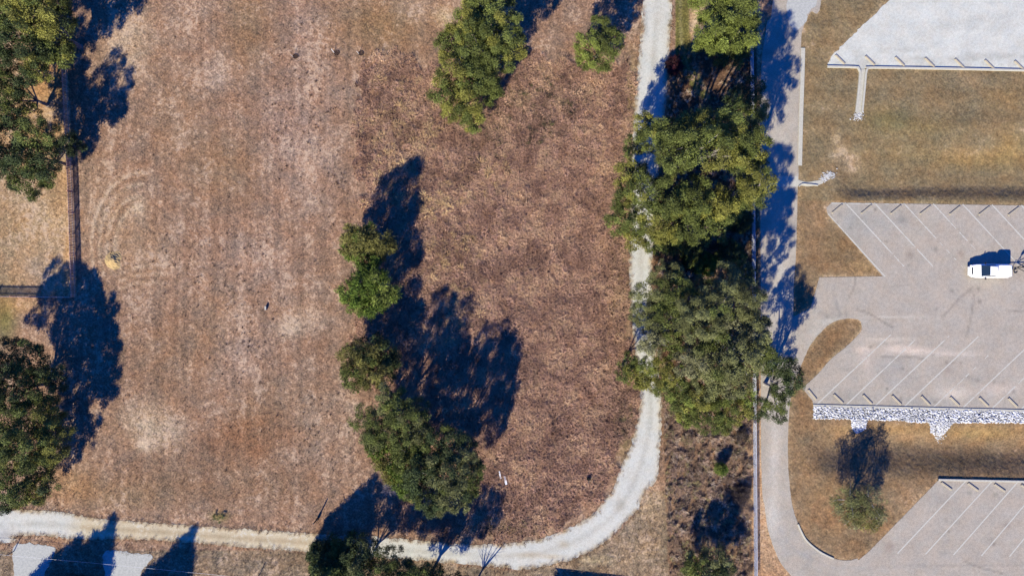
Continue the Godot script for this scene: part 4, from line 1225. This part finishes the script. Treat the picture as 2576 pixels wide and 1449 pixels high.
	tree("live_oak", "widest oak of the row, spreading over the gravel lane", 1660, 560, [[1590, 430, 34, 7], [1570, 482, 38, 7], [1622, 482, 38, 8], [1680, 500, 52, 9.5], [1740, 502, 52, 10], [1800, 510, 48, 9.5], [1850, 500, 32, 8], [1560, 550, 36, 6], [1600, 562, 30, 7], [1660, 560, 48, 8.5], [1730, 568, 48, 8.5], [1790, 560, 42, 8], [1650, 610, 30, 6.5], [1600, 602, 28, 5.5], [1700, 612, 30, 6], [1830, 538, 26, 7]], [OAK, GOLD, OAK, OAK], {"group": row, "gaps": 0.13})
	tree("live_oak", "narrow oak leaning out over the drive by the concrete slab", 1850, 490, [[1900, 438, 36, 12], [1912, 466, 38, 12], [1896, 492, 30, 10]], [OAK, GOLD], {"group": row, "gaps": 0.15})
	tree("grey_oak", "grey-green oak north of the middle of the lower clump", 1688, 765, [[1680, 690, 34, 8], [1640, 740, 40, 8.5], [1700, 745, 48, 10], [1760, 740, 42, 9.5], [1830, 702, 36, 11], [1862, 692, 30, 11], [1820, 760, 50, 12.5], [1760, 800, 54, 12], [1690, 800, 50, 10.5], [1620, 790, 34, 8], [1884, 758, 42, 12.5]], [GREY, GREY, OAK], {"group": row, "gaps": 0.1, "fine": 0.9})
	tree("grey_oak", "pale grey-green oak with bare white limbs in the lower clump", 1770, 880, [[1902, 830, 42, 12], [1850, 830, 44, 13], [1790, 850, 48, 12.5], [1870, 890, 48, 12], [1810, 910, 50, 12], [1750, 910, 42, 10], [1920, 880, 30, 10.5], [1850, 950, 44, 10], [1790, 958, 42, 9], [1642, 860, 32, 7], [1690, 868, 28, 7.5]], [GREY, DUSTY, OAK, GREY], {"group": row, "gaps": 0.14, "twigs": 0.12, "pale": true, "fine": 0.9})
	tree("live_oak", "yellow-green oak at the south end of the lower clump", 1725, 990, [[1680, 940, 38, 7], [1632, 920, 22, 6], [1700, 985, 42, 7], [1750, 1000, 36, 7.5], [1810, 1010, 36, 7.5], [1780, 1050, 38, 6.5], [1850, 1030, 36, 7], [1730, 1048, 26, 5.5], [1820, 1068, 20, 5.5], [1652, 968, 20, 5.5], [1875, 1000, 26, 7]], [GOLD, LIME, OAK], {"group": row, "gaps": 0.12})
	tree("young_oak", "small oak leaning over the lane from the field side", 1566, 917, [[1582, 910, 24, 5], [1596, 944, 27, 5], [1572, 944, 20, 4.5], [1620, 962, 16, 4.5]], [OAK, GOLD], {"group": row, "gaps": 0.25})
	tree("live_oak", "half-bare oak on the tarmac drive side of the lower clump", 1925, 965, [[1960, 915, 30, 7], [1985, 930, 30, 7], [1980, 970, 30, 6.8], [1994, 955, 20, 6.8], [1950, 1012, 28, 6], [1915, 1030, 26, 6], [1965, 1040, 20, 5.5], [1932, 920, 24, 7]], [DEEP, OAK, DEEP], {"group": row, "gaps": 0.3, "twigs": 0.25, "pale": true})

	var mid := "trees down the middle of the field"
	tree("cedar_tree", "olive-brown cedar, northernmost in the middle of the field", 942, 622, [[895, 605, 34, 5], [922, 592, 23, 6.5], [915, 640, 34, 4], [960, 612, 28, 4.5], [910, 600, 17, 7.2], [885, 625, 24, 3.5], [976, 620, 16, 4], [945, 640, 22, 3]], [OLIVE, OLIVE, CEDAR], {"group": mid, "leaf": "cedar", "squash": 0.95})
	tree("cedar_tree", "bright green cedar, second from the north in the field", 945, 742, [[895, 735, 34, 4], [930, 752, 38, 3.5], [964, 735, 28, 4.2], [902, 710, 28, 5], [925, 768, 20, 2.5], [882, 758, 20, 2.5], [985, 745, 14, 3.5], [935, 695, 30, 5]], [CEDAR, CEDAR, LIME], {"group": mid, "leaf": "cedar", "squash": 0.95})
	tree("cedar_tree", "dark olive cedar above the big shadowed oak pair", 955, 915, [[900, 900, 38, 4.5], [940, 882, 34, 5], [900, 945, 36, 4], [945, 940, 38, 4.5], [980, 910, 26, 4.5], [882, 930, 20, 3.5], [970, 882, 24, 4.5]], [OLIVE, DEEP, OAK], {"group": mid, "leaf": "cedar"})
	tree("live_oak", "oak with split crown, left of the big oak in the field", 1000, 1035, [[980, 1000, 33, 7.9], [960, 1040, 30, 7.4], [1010, 1040, 36, 8.4], [960, 1082, 36, 7.4], [1030, 1080, 34, 7.9], [912, 1050, 28, 6.0], [1000, 1102, 30, 7.4], [940, 1102, 30, 6.0], [1058, 1060, 22, 7.0], [1022, 1138, 32, 7.9], [1050, 1030, 28, 6.0], [1052, 1100, 34, 6.0], [1012, 1132, 32, 5.5]], [OAK, GREY, OAK], {"group": mid, "gaps": 0.16})
	tree("live_oak", "big rounded dark green oak at the south end of the field", 1135, 1135, [[1120, 1120, 46, 8.7], [1168, 1130, 36, 7.8], [1080, 1140, 38, 7.8], [1062, 1190, 42, 7.4], [1130, 1190, 52, 8.7], [1178, 1190, 34, 6.9], [1080, 1248, 42, 6.4], [1140, 1248, 44, 6.4], [1180, 1228, 26, 6.0], [1052, 1230, 30, 6.0], [1102, 1278, 20, 5.1], [1198, 1172, 16, 6.0], [1040, 1205, 30, 5.1], [1058, 1160, 34, 5.7], [1022, 1168, 28, 5]], [DEEP, GREY, OAK], {"group": mid, "gaps": 0.1, "fine": 0.9})
	tree("cedar_tree", "yellow-green cedar squeezed under the big field oak", 990, 1165, [[950, 1130, 26, 4], [970, 1160, 28, 4.5], [1000, 1182, 26, 4.5], [1010, 1215, 23, 3.5], [985, 1195, 18, 3.5], [1024, 1240, 16, 2.5], [940, 1112, 18, 4]], [CEDAR, GOLD, CEDAR], {"group": mid, "leaf": "cedar"})

	var south := "trees on the south edge"
	tree("cedar_tree", "pointed cedar at the bottom edge south of the sandy track", 848, 1395, spire(848, 1395, 8.0, 2.9), [DEEP, OAK], {"group": south, "leaf": "cedar", "plan": true})
	tree("live_oak", "round dark oak at the bottom edge overhanging the lane", 935, 1402, [[900, 1388, 36, 4], [950, 1400, 40, 4.5], [1000, 1422, 36, 4.5], [930, 1440, 46, 5], [990, 1452, 40, 5]], [DEEP, OAK, GREY], {"group": south, "gaps": 0.15})
	tree("live_oak", "tall oak barely inside the bottom edge, shading the lane", 1086, 1440, [[1080, 1480, 48, 6.5], [1040, 1450, 34, 5.5], [1120, 1490, 48, 6.5], [1090, 1442, 22, 4.5], [1150, 1482, 34, 5.5], [1060, 1530, 56, 7], [1010, 1500, 44, 6]], [DEEP, OAK], {"group": south, "gaps": 0.2})
	tree("cedar_tree", "cedar below the frame whose shadow falls across the west drive", 178, 1522, spire(178, 1522, 9.2, 3.1), [DEEP], {"group": south, "leaf": "cedar", "plan": true})
	tree("cedar_tree", "cedar below the frame shading the verge left of the second drive", 105, 1545, spire(105, 1545, 8.0, 3.2), [DEEP], {"group": south, "leaf": "cedar", "plan": true})
	tree("cedar_tree", "cedar below the frame whose pointed shadow crosses the sandy track", 390, 1533, spire(390, 1533, 8.5, 2.9), [DEEP], {"group": south, "leaf": "cedar", "plan": true})
	tree("broadleaf_tree", "grey-green tree in the brushy strip at the bottom edge", 1770, 1400, [[1760, 1430, 36, 4], [1800, 1412, 32, 4.5], [1790, 1450, 38, 4], [1742, 1420, 16, 3], [1830, 1450, 26, 3.5]], [OAK, GREY, DEEP], {"group": south, "gaps": 0.2})
	tree("willow_tree", "lone fine-twigged tree on the grass island by the lowest car park", 2142, 1243, [[2140, 1258, 32, 4.0], [2186, 1260, 32, 4.2], [2166, 1286, 36, 3.7], [2200, 1288, 26, 3.5], [2146, 1300, 24, 2.8], [2188, 1312, 22, 2.7], [2163, 1272, 32, 4.7], [2128, 1282, 22, 3.4]], [GREY, DUSTY, OLIVE], {"leaf": "fine", "gaps": 0.12, "twigs": 0.3, "leafy": 0.9})

	# leafless tree below the frame: only its branch shadow reaches the lane
	var bare := thing("bare_tree", "leafless tree below the frame casting branch shadows on the lane", "tree", W(1195, 1468))
	var s := Shape.new()
	s.tube([Vector3(0, -0.1, 0), Vector3(0.05, 1.2, 0), Vector3(0.1, 2.0, 0.1)], [0.14, 0.11, 0.09], 7)
	part("trunk", s.mesh(), M.bark, bare)
	for i in 9:
		var b := Shape.new()
		var a := i * 2.4
		var e := Vector3(cos(a) * 1.3, 3.6 + rng.randf() * 1.6, sin(a) * 0.8)
		b.tube([Vector3(0.06, 1.3 + i * 0.07, 0.05), e * 0.55 + Vector3(0, 0.5, 0), e], [0.06, 0.04, 0.012], 5)
		for j in 4:
			var q := (e * 0.5 + Vector3(0, 0.5, 0)).lerp(e, j / 4.0)
			b.tube([q, q + Vector3(rng.randfn() * 0.5, 0.5, rng.randfn() * 0.5)], [0.02, 0.008], 4)
		part("limb", b.mesh(), M.bark, bare)

func bush(called: String, label: String, x: float, y: float, r: float, h: float, looks: Array, o := {}) -> Node3D:
	var lobes: Array = []
	for i in 5:
		var a := i * 2.4 + x
		lobes.append([x + cos(a) * r * 0.45, y + sin(a) * r * 0.45, r * 0.62, h * (0.45 + 0.08 * i)])
	var p := {"plan": true, "category": "shrub", "fine": 0.6}
	p.merge(o, true)
	return tree(called, label, x, y, lobes, looks, p)

func twig_bush(called: String, label: String, x: float, y: float, r: float, h: float, n: int, m: Material, group := "") -> Node3D:
	var t := thing(called, label, "shrub", W(x, y), 0.0, group)
	var s := Shape.new()
	for i in n:
		var a := rng.randf() * TAU
		var out := r * K * sqrt(rng.randf())
		var e := Vector3(cos(a) * out, h * rng.randf_range(0.5, 1.0), sin(a) * out)
		var f := Vector3(rng.randfn(), 0, rng.randfn()) * 0.08
		s.tube([f, f.lerp(e, 0.5) + Vector3(0, h * 0.15, 0), e], [0.03, 0.022, 0.01], 4)
		for j in 2:
			var q := e * rng.randf_range(0.5, 0.9)
			s.tube([q, q + Vector3(rng.randfn(), absf(rng.randfn()), rng.randfn()) * 0.2], [0.016, 0.006], 3)
	part("branches", s.mesh(), m, t)
	return t

func shrubs() -> void:
	bush("burgundy_shrub", "dark burgundy shrub at the edge of the gravel lane", 1692, 170, 20, 1.3, [[0.045, 0.012, 0.016], [0.03, 0.012, 0.014]])
	bush("evergreen_bush", "bright green bush in the gap between the two big clumps", 1768, 668, 26, 2.2, [CEDAR, LIME], {"leaf": "cedar"})
	bush("evergreen_bush", "dark green bush under the south side of the widest oak", 1735, 645, 30, 2.4, [DEEP, OAK])
	bush("dry_bush", "brown-leaved bush in the gap beside the bright green bush", 1790, 652, 22, 1.8, [[0.16, 0.10, 0.06], [0.12, 0.08, 0.05]])
	bush("dry_bush", "brown vine-covered bush on the lane side of the gap", 1690, 662, 26, 1.5, [[0.13, 0.085, 0.055], [0.08, 0.085, 0.03]])
	bush("evergreen_bush", "dark evergreen bush filling the drive side of the gap between clumps", 1828, 640, 34, 3.2, [DEEP, OAK])
	bush("evergreen_bush", "low dark bush beside the chain-link fence under the tallest oak", 1850, 560, 28, 2.6, [DEEP, OAK])
	bush("cedar_sapling", "small vivid green cedar sapling in the brushy strip", 1806, 1172, 13, 2.4, [CEDAR, LIME], {"leaf": "cedar"})
	bush("dry_bush", "dark bare bush right of the brushy strip", 1858, 1240, 22, 1.4, [[0.05, 0.036, 0.034], [0.075, 0.055, 0.045]], {"leaf": "fine", "gaps": 0.3})
	bush("dry_bush", "dark scrubby bush below the south oak of the clump", 1862, 1095, 14, 1.3, [[0.05, 0.036, 0.03], [0.08, 0.06, 0.045]], {"leaf": "fine", "gaps": 0.3})
	twig_bush("bare_shrub", "leafless pale grey shrub beside the yellow-green cedar", 985, 1222, 24, 1.9, 90, loose(speckle(128, 71, Color(0.2, 0.17, 0.17), Color(0.36, 0.32, 0.32)), 1.0))
	bush("weed_clump", "low green weed patch on the verge above the sandy track", 553, 1300, 13, 0.3, [[0.09, 0.11, 0.035]], {"gaps": 0.72, "no_trunk": true, "fine": 0.35, "leafy": 0.5})
	bush("dark_bush", "small dark bush alone in the tall grass by the lane bend", 1480, 1203, 3.0, 0.6, [[0.02, 0.018, 0.016]], {"leaf": "cedar", "fine": 0.3})
	# brushy undergrowth: dry stems past counting
	var r := RandomNumberGenerator.new()
	r.seed = 88
	var s := Shape.new()
	for i in 26:
		var a := r.randf() * TAU
		var e := Vector3(cos(a) * r.randf() * 0.5, r.randf_range(0.3, 0.8), sin(a) * r.randf() * 0.5)
		var w := Vector3(-sin(a), 0, cos(a)) * 0.02
		s.tri(-w + e * 0.05, e, w + e * 0.05)
		s.tri(e * 0.6 - w, e * 0.6 + Vector3(r.randfn(), 0.4, r.randfn()) * 0.25, e * 0.6 + w)
	var mesh := s.mesh()
	var list: Array = []
	var cols := [Color(0.270, 0.178, 0.116), Color(0.203, 0.133, 0.086), Color(0.338, 0.228, 0.155), Color(0.236, 0.191, 0.094), Color(0.378, 0.286, 0.205), Color(0.149, 0.099, 0.069)]
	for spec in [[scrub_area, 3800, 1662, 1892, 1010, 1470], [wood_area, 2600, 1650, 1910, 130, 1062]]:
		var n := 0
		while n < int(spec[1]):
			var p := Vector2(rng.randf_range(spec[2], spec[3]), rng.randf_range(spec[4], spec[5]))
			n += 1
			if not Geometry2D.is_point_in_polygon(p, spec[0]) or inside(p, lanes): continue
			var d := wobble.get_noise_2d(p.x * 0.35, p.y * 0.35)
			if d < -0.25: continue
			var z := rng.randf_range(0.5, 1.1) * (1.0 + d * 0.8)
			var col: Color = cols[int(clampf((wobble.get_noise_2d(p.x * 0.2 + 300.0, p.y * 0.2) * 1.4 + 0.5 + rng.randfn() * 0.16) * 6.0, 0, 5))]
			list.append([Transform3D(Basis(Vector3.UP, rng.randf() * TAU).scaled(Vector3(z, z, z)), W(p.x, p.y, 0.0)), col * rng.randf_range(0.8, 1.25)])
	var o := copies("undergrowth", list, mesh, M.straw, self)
	tag(o, "tangled dry brown brush between lane and drive", "undergrowth", "", "stuff")

# ------------------------------------------------------------------ small things
func small_things() -> void:
	# dug heap of yellow soil
	var h := thing("dirt_mound", "small dug heap of pale yellow soil in the mown field", "mound", W(290, 655))
	var s := Shape.new()
	var n := 18
	var hs := func(i: int, j: int) -> Vector3:
		var x := (i - n * 0.5) / n * 3.4
		var z := (j - n * 0.5) / n * 2.8
		var y := 0.5 * exp(-((x + 0.25) * (x + 0.25) * 2.0 + z * z * 2.2)) - 0.25 * exp(-((x - 0.95) * (x - 0.95) * 5.0 + (z - 0.05) * (z - 0.05) * 3.0))
		y += wobble.get_noise_2d(i * 17.0, j * 17.0) * 0.16 * exp(-(x * x + z * z) * 0.7)
		var edge := smoothstep(1.75, 1.2, Vector2(x, z * 1.2).length())
		return Vector3(x, maxf(y, -0.02) * edge + 0.03 * edge - 0.04, z)
	for j in n:
		for i in n:
			s.quad(hs.call(i, j), hs.call(i + 1, j), hs.call(i + 1, j + 1), hs.call(i, j + 1))
	part("soil", s.mesh(), M.dirt, h)
	# white boards in the grass
	var bd := [["weathered white board lying in the tall grass, lower of two", 1271, 1207, 1.15, 0.26, 0.25], ["short white board lying in the tall grass, upper of two", 1258, 1194, 0.95, 0.16, 0.2]]
	for b in bd:
		var t := thing("white_board", b[0], "board", W(b[1], b[2], 0.2), -1.57 + b[5], "boards in the tall grass")
		var q := Shape.new()
		q.box(Transform3D(Basis(Vector3(0, 0, 1), 0.03), Vector3.ZERO), Vector3(b[3], 0.04, b[4]), 0.97)
		part("plank", q.mesh(), loose(speckle(128, 400, Color(0.5, 0.52, 0.56), Color(0.85, 0.86, 0.88), 0.06, Color(0.2, 0.2, 0.24)), 0.4), t)
	var mk := thing("white_marker", "small white marker slab standing in the mown field", "marker", W(669, 775))
	var q2 := Shape.new()
	q2.box(Transform3D(Basis(), Vector3(0, 0.2, 0)), Vector3(0.2, 0.42, 0.5), 0.92)
	part("slab", q2.mesh(), M.concrete, mk)
	# survey stakes with scraped holes
	var i := 0
	for p in [[738, 143, 0.9, "thin stake in a scraped hole, west of the other two stakes"], [842, 134, 0.75, "white stake leaning over a dark hole, middle of three in the field"], [903, 135, 0.95, "short white stake by a dark hole, east of the other two stakes"]]:
		var t := thing("marker_stake", p[3], "stake", W(p[0], p[1]), 0.0, "stakes in the mown field")
		var k := Shape.new()
		k.tube([Vector3(-0.05, -0.1, 0), Vector3(-0.28 if i == 1 else -0.1, p[2], -0.3 if i == 1 else 0.0)], [0.03, 0.03], 5)
		part("pole", k.mesh(), M.white_paint if i > 0 else M.old_wood, t)
		var hole := Shape.new()
		for a in 10:
			var w0 := TAU * a / 10.0
			var w1 := TAU * (a + 1) / 10.0
			hole.tri(Vector3(0.25, 0.02, -0.05), Vector3(0.25 + cos(w0) * 0.3, 0.015, -0.05 + sin(w0) * 0.26), Vector3(0.25 + cos(w1) * 0.3, 0.015, -0.05 + sin(w1) * 0.26))
			hole.quad(Vector3(0.25 + cos(w0) * 0.3, 0.015, -0.05 + sin(w0) * 0.26), Vector3(0.25 + cos(w0) * 0.36, 0.09, -0.05 + sin(w0) * 0.32), Vector3(0.25 + cos(w1) * 0.36, 0.09, -0.05 + sin(w1) * 0.32), Vector3(0.25 + cos(w1) * 0.3, 0.015, -0.05 + sin(w1) * 0.26))
		part("scraped_soil", hole.mesh(), mat(pc(74, 58, 54), 0.95), t)
		i += 1
	# posts standing by the track
	var ps := thing("utility_post", "lone dark post on the verge above the sandy track", "post", W(799, 1304))
	var t2 := Shape.new()
	t2.tube([Vector3(0, -0.1, 0), Vector3(0, 2.0, 0)], [0.09, 0.075], 8)
	part("pole", t2.mesh(), M.dark_steel, ps)
	var bx := Shape.new()
	bx.box(Transform3D(Basis(), Vector3(0.02, 0.35, 0)), Vector3(0.28, 0.5, 0.22), 0.9)
	part("meter_box", bx.mesh(), M.dark_steel, ps)
	var sp := thing("sapling", "thin bare sapling at the edge of the brushy strip", "sapling", W(1695, 1240))
	var t3 := Shape.new()
	t3.tube([Vector3(0, 0, 0), Vector3(0.03, 1.0, 0), Vector3(-0.02, 1.7, 0.04)], [0.035, 0.025, 0.01], 5)
	for j in 5: t3.tube([Vector3(0, 0.9 + j * 0.15, 0), Vector3(rng.randfn() * 0.2, 1.2 + j * 0.15, rng.randfn() * 0.2)], [0.012, 0.005], 4)
	part("stem", t3.mesh(), M.bark, sp)
	# shed below the frame; only its roof's shadow reaches the picture
	var sh := thing("garden_shed", "shed below the frame casting a straight-edged blue shadow", "shed", W(1430, 1548), deg_to_rad(-6.4))
	var wall := Shape.new()
	wall.box(Transform3D(Basis(), Vector3(2.0, 1.4, 0.6)), Vector3(10.6, 2.8, 4.4))
	part("wall", wall.mesh(), M.old_wood, sh)
	var rf := Shape.new()
	var e0 := -3.6
	var e1 := 7.6
	rf.quad(Vector3(e0, 2.95, -1.95), Vector3(e0, 4.1, 0.6), Vector3(e1, 4.1, 0.6), Vector3(e1, 2.95, -1.95))
	rf.quad(Vector3(e0, 4.1, 0.6), Vector3(e0, 2.95, 3.15), Vector3(e1, 2.95, 3.15), Vector3(e1, 4.1, 0.6))
	for x in [e0, e1]: rf.tri(Vector3(x, 2.8, -1.95), Vector3(x, 4.1, 0.6), Vector3(x, 2.8, 3.15))
	rf.quad(Vector3(e0, 2.95, -1.95), Vector3(e1, 2.95, -1.95), Vector3(e1, 2.8, -1.95), Vector3(e0, 2.8, -1.95))
	part("roof", rf.mesh(), M.steel, sh)
	var dr := Shape.new()
	dr.box(Transform3D(Basis(), Vector3(1.0, 1.0, -1.63)), Vector3(0.9, 2.0, 0.06))
	part("door", dr.mesh(), M.wood, sh)

# ------------------------------------------------------------------ grass
func tuft(seed_: int, n: int, long: float, wide: float, spread: float) -> Mesh:
	var r := RandomNumberGenerator.new()
	r.seed = seed_
	var s := Shape.new()
	for i in n:
		var a := r.randf() * TAU
		var d := Vector3(cos(a), 0, sin(a))
		var side := Vector3(-d.z, 0, d.x) * wide * r.randf_range(0.6, 1.2)
		var p := d * r.randf() * 0.12
		var l := long * r.randf_range(0.6, 1.2)
		var out := spread * r.randf_range(0.4, 1.2)
		var m := p + d * out * 0.45 * l + Vector3(0, l * 0.7, 0)
		var e := p + d * out * l + Vector3(0, l * r.randf_range(0.55, 1.0), 0)
		s.tri(p - side, m, p + side)
		s.tri(m - side * 0.8, e, m + side * 0.8)
	return s.mesh()

func sow(called: String, label: String, mesh: Mesh, area: PackedVector2Array, tries: int, sizes: Vector2, cols: Array, patchy: Callable, skip: Array, like_soil := 0.0, vary := 0.35) -> void:
	var lo := area[0]
	var hi := area[0]
	for p in area:
		lo = lo.min(p)
		hi = hi.max(p)
	lo = lo.max(Vector2(-60, -60))
	hi = hi.min(Vector2(2640, 1510))
	var list: Array = []
	for i in tries:
		var p := Vector2(rng.randf_range(lo.x, hi.x), rng.randf_range(lo.y, hi.y))
		var k: float = patchy.call(p)
		if rng.randf() > k: continue
		if not Geometry2D.is_point_in_polygon(p, area) or inside(p, skip): continue
		var z := rng.randf_range(sizes.x, sizes.y)
		var v := wobble.get_noise_2d(p.x * 0.12 + 77.0, p.y * 0.12) * 0.8 + 0.5 + rng.randfn() * 0.22
		var c: Color = cols[int(clampf(v * cols.size(), 0, cols.size() - 1))]
		if like_soil > 0.0: c = c.lerp(soil_at(p) * 1.08, like_soil)
		list.append([Transform3D(Basis(Vector3.UP, rng.randf() * TAU).scaled(Vector3(z, z * rng.randf_range(0.7, 1.3), z)), W(p.x, p.y, terrain(p.x, p.y) - 0.01)), c * rng.randf_range(1.0 - vary, 1.0 + vary)])
	var o := copies(called, list, mesh, M.straw, self)
	tag(o, label, "grass", "", "stuff")

func grasses() -> void:
	var straw := [pc(155, 118, 108), pc(185, 145, 131), pc(206, 164, 147), pc(220, 174, 158), pc(233, 189, 164), pc(248, 206, 174)]
	var blot := func(p: Vector2) -> float: return clampf(0.62 + wobble.get_noise_2d(p.x * 0.5, p.y * 0.5) * 0.9, 0.15, 1.0)
	sow("tall_grass", "reddish-brown dry tall grass filling the middle field", tuft(11, 13, 0.34, 0.028, 0.75), tall_area, 75000, Vector2(0.7, 1.35), straw, blot, lanes, 0.3, 0.36)
	# taller straw bunches in the tall field's west side, where the photograph shows separate tussocks
	var bunch := [pc(150, 118, 100), pc(190, 156, 122), pc(214, 180, 138), pc(228, 194, 150)]
	var heart := [[990, 250, 80, 90], [960, 400, 60, 90], [1080, 480, 90, 70], [1120, 620, 60, 110], [1160, 760, 50, 90], [1060, 330, 60, 60], [1200, 430, 70, 40]]
	sow("straw_tussocks", "pale straw tussocks scattered over the tall field's west side", tuft(12, 22, 0.5, 0.03, 0.9), tall_area, 9000, Vector2(0.7, 1.7), bunch, func(p: Vector2) -> float:
		var t := 0.004
		for q in heart: t += 0.5 * exp(-pow((p.x - q[0]) / q[2], 2.0) - pow((p.y - q[1]) / q[3], 2.0))
		return clampf(t * (0.6 + wobble.get_noise_2d(p.x * 0.6, p.y * 0.6) * 1.6), 0.0, 0.8), lanes)
	sow("tall_clumps", "coarser dry bunches standing out of the tall grass", tuft(21, 18, 0.5, 0.034, 0.8), tall_area, 9000, Vector2(0.7, 1.35), straw, blot, lanes, 0.25, 0.4)
	var murk := [[1330, 265, 80, 70], [1235, 345, 60, 40], [1420, 250, 50, 50], [1380, 330, 50, 40], [1250, 1335, 120, 14], [1570, 1090, 16, 70]]
	sow("grey_weeds", "dark grey-olive weeds in the tall grass below the top oaks", tuft(22, 20, 0.45, 0.03, 0.9), tall_area, 9000, Vector2(0.7, 1.4), [pc(84, 74, 62), pc(104, 92, 74), pc(96, 98, 66), pc(130, 112, 92)], func(p: Vector2) -> float:
		var t := 0.0
		for q in murk: t += 0.5 * exp(-pow((p.x - q[0]) / q[2], 2.0) - pow((p.y - q[1]) / q[3], 2.0))
		return clampf(t * (0.7 + wobble.get_noise_2d(p.x * 0.6, p.y * 0.6) * 1.4), 0.0, 0.8), lanes)
	# grass and grit creeping over the edges of the lane
	var fringe: Array = []
	for p in lane_outline:
		for i in 3:
			var q := p + Vector2(rng.randfn(), rng.randfn()) * 4.0
			var z := rng.randf_range(0.5, 1.2)
			fringe.append([Transform3D(Basis(Vector3.UP, rng.randf() * TAU).scaled(Vector3(z, z, z)), W(q.x, q.y, 0.01)), soil_at(p + (p - q) * 3.0) * rng.randf_range(0.6, 1.15)])
	var fr := copies("fringe_grass", fringe, tuft(23, 9, 0.24, 0.024, 1.0), M.straw, self)
	tag(fr, "dry grass creeping over the gravel lane's edges", "grass", "", "stuff")
	var field := poly([192, -60, 905, -60, 1440, -60, 1610, -60, 1600, 150, 1300, 140, 905, 160, 903, 900, 985, 1100, 1000, 1310, 960, 1345, 640, 1328, 230, 1296, 0, 1276, 0, 1000, 192, 900])
	sow("mown_grass", "short fawn stubble of the mown west field", tuft(13, 7, 0.16, 0.02, 1.1), field, 60000, Vector2(0.6, 1.3), [pc(132, 104, 88), pc(150, 120, 98), pc(166, 136, 114), pc(182, 152, 130), pc(196, 168, 148)], func(p: Vector2) -> float: return clampf(0.5 + wobble.get_noise_2d(p.x * 0.9, p.y * 0.12) * 0.7, 0.1, 1.0), lanes + [poly([348, 1108, 360, 1103, 372, 1112, 374, 1124, 362, 1132, 349, 1126])], 0.85)
	# dead weed crowns: the dark dots of the field
	var spots := [[800, 260, 90, 120], [720, 330, 60, 90], [620, 700, 60, 120], [600, 900, 50, 110], [560, 780, 60, 60], [780, 1080, 60, 90], [870, 1020, 30, 120], [760, 120, 60, 60], [850, 480, 40, 90], [480, 660, 60, 60]]
	sow("dead_weeds", "dark dead weed crowns dotted over the mown field", tuft(14, 12, 0.2, 0.045, 0.9), field, 11000, Vector2(0.4, 0.95), [pc(84, 64, 58), pc(98, 76, 68), pc(116, 92, 80)], func(p: Vector2) -> float:
		var t := 0.02
		for q in spots: t += 0.55 * exp(-pow((p.x - q[0]) / q[2], 2.0) - pow((p.y - q[1]) / q[3], 2.0))
		return clampf(t, 0.0, 0.6), lanes)
	var lawn := poly([1985, -60, 2640, -60, 2640, 1440, 1985, 1440])
	sow("lawn_grass", "short brown lawn around the car parks", tuft(15, 7, 0.12, 0.018, 1.1), lawn, 46000, Vector2(0.6, 1.3), [pc(116, 100, 70), pc(134, 114, 82), pc(150, 124, 92), pc(166, 134, 98)], blot, lanes, 0.8)
	var verge := poly([-60, 1350, 643, 1385, 830, 1396, 1288, 1436, 1450, 1408, 1560, 1345, 1625, 1245, 1680, 1225, 1690, 1510, -60, 1510])
	sow("verge_grass", "thin dry grass on the verge south of the lane", tuft(16, 8, 0.2, 0.022, 1.0), verge, 16000, Vector2(0.6, 1.3), [pc(116, 96, 80), pc(140, 116, 98), pc(160, 134, 112), pc(180, 154, 128)], blot, lanes, 0.7)
	sow("yard_grass", "sparse dry grass inside the fenced yard", tuft(17, 7, 0.15, 0.02, 1.1), poly([-60, -60, 155, -60, 178, 483, 186, 740, -60, 738]), 5000, Vector2(0.6, 1.3), [pc(146, 118, 88), pc(176, 146, 112), pc(196, 166, 130)], blot, [], 0.7)
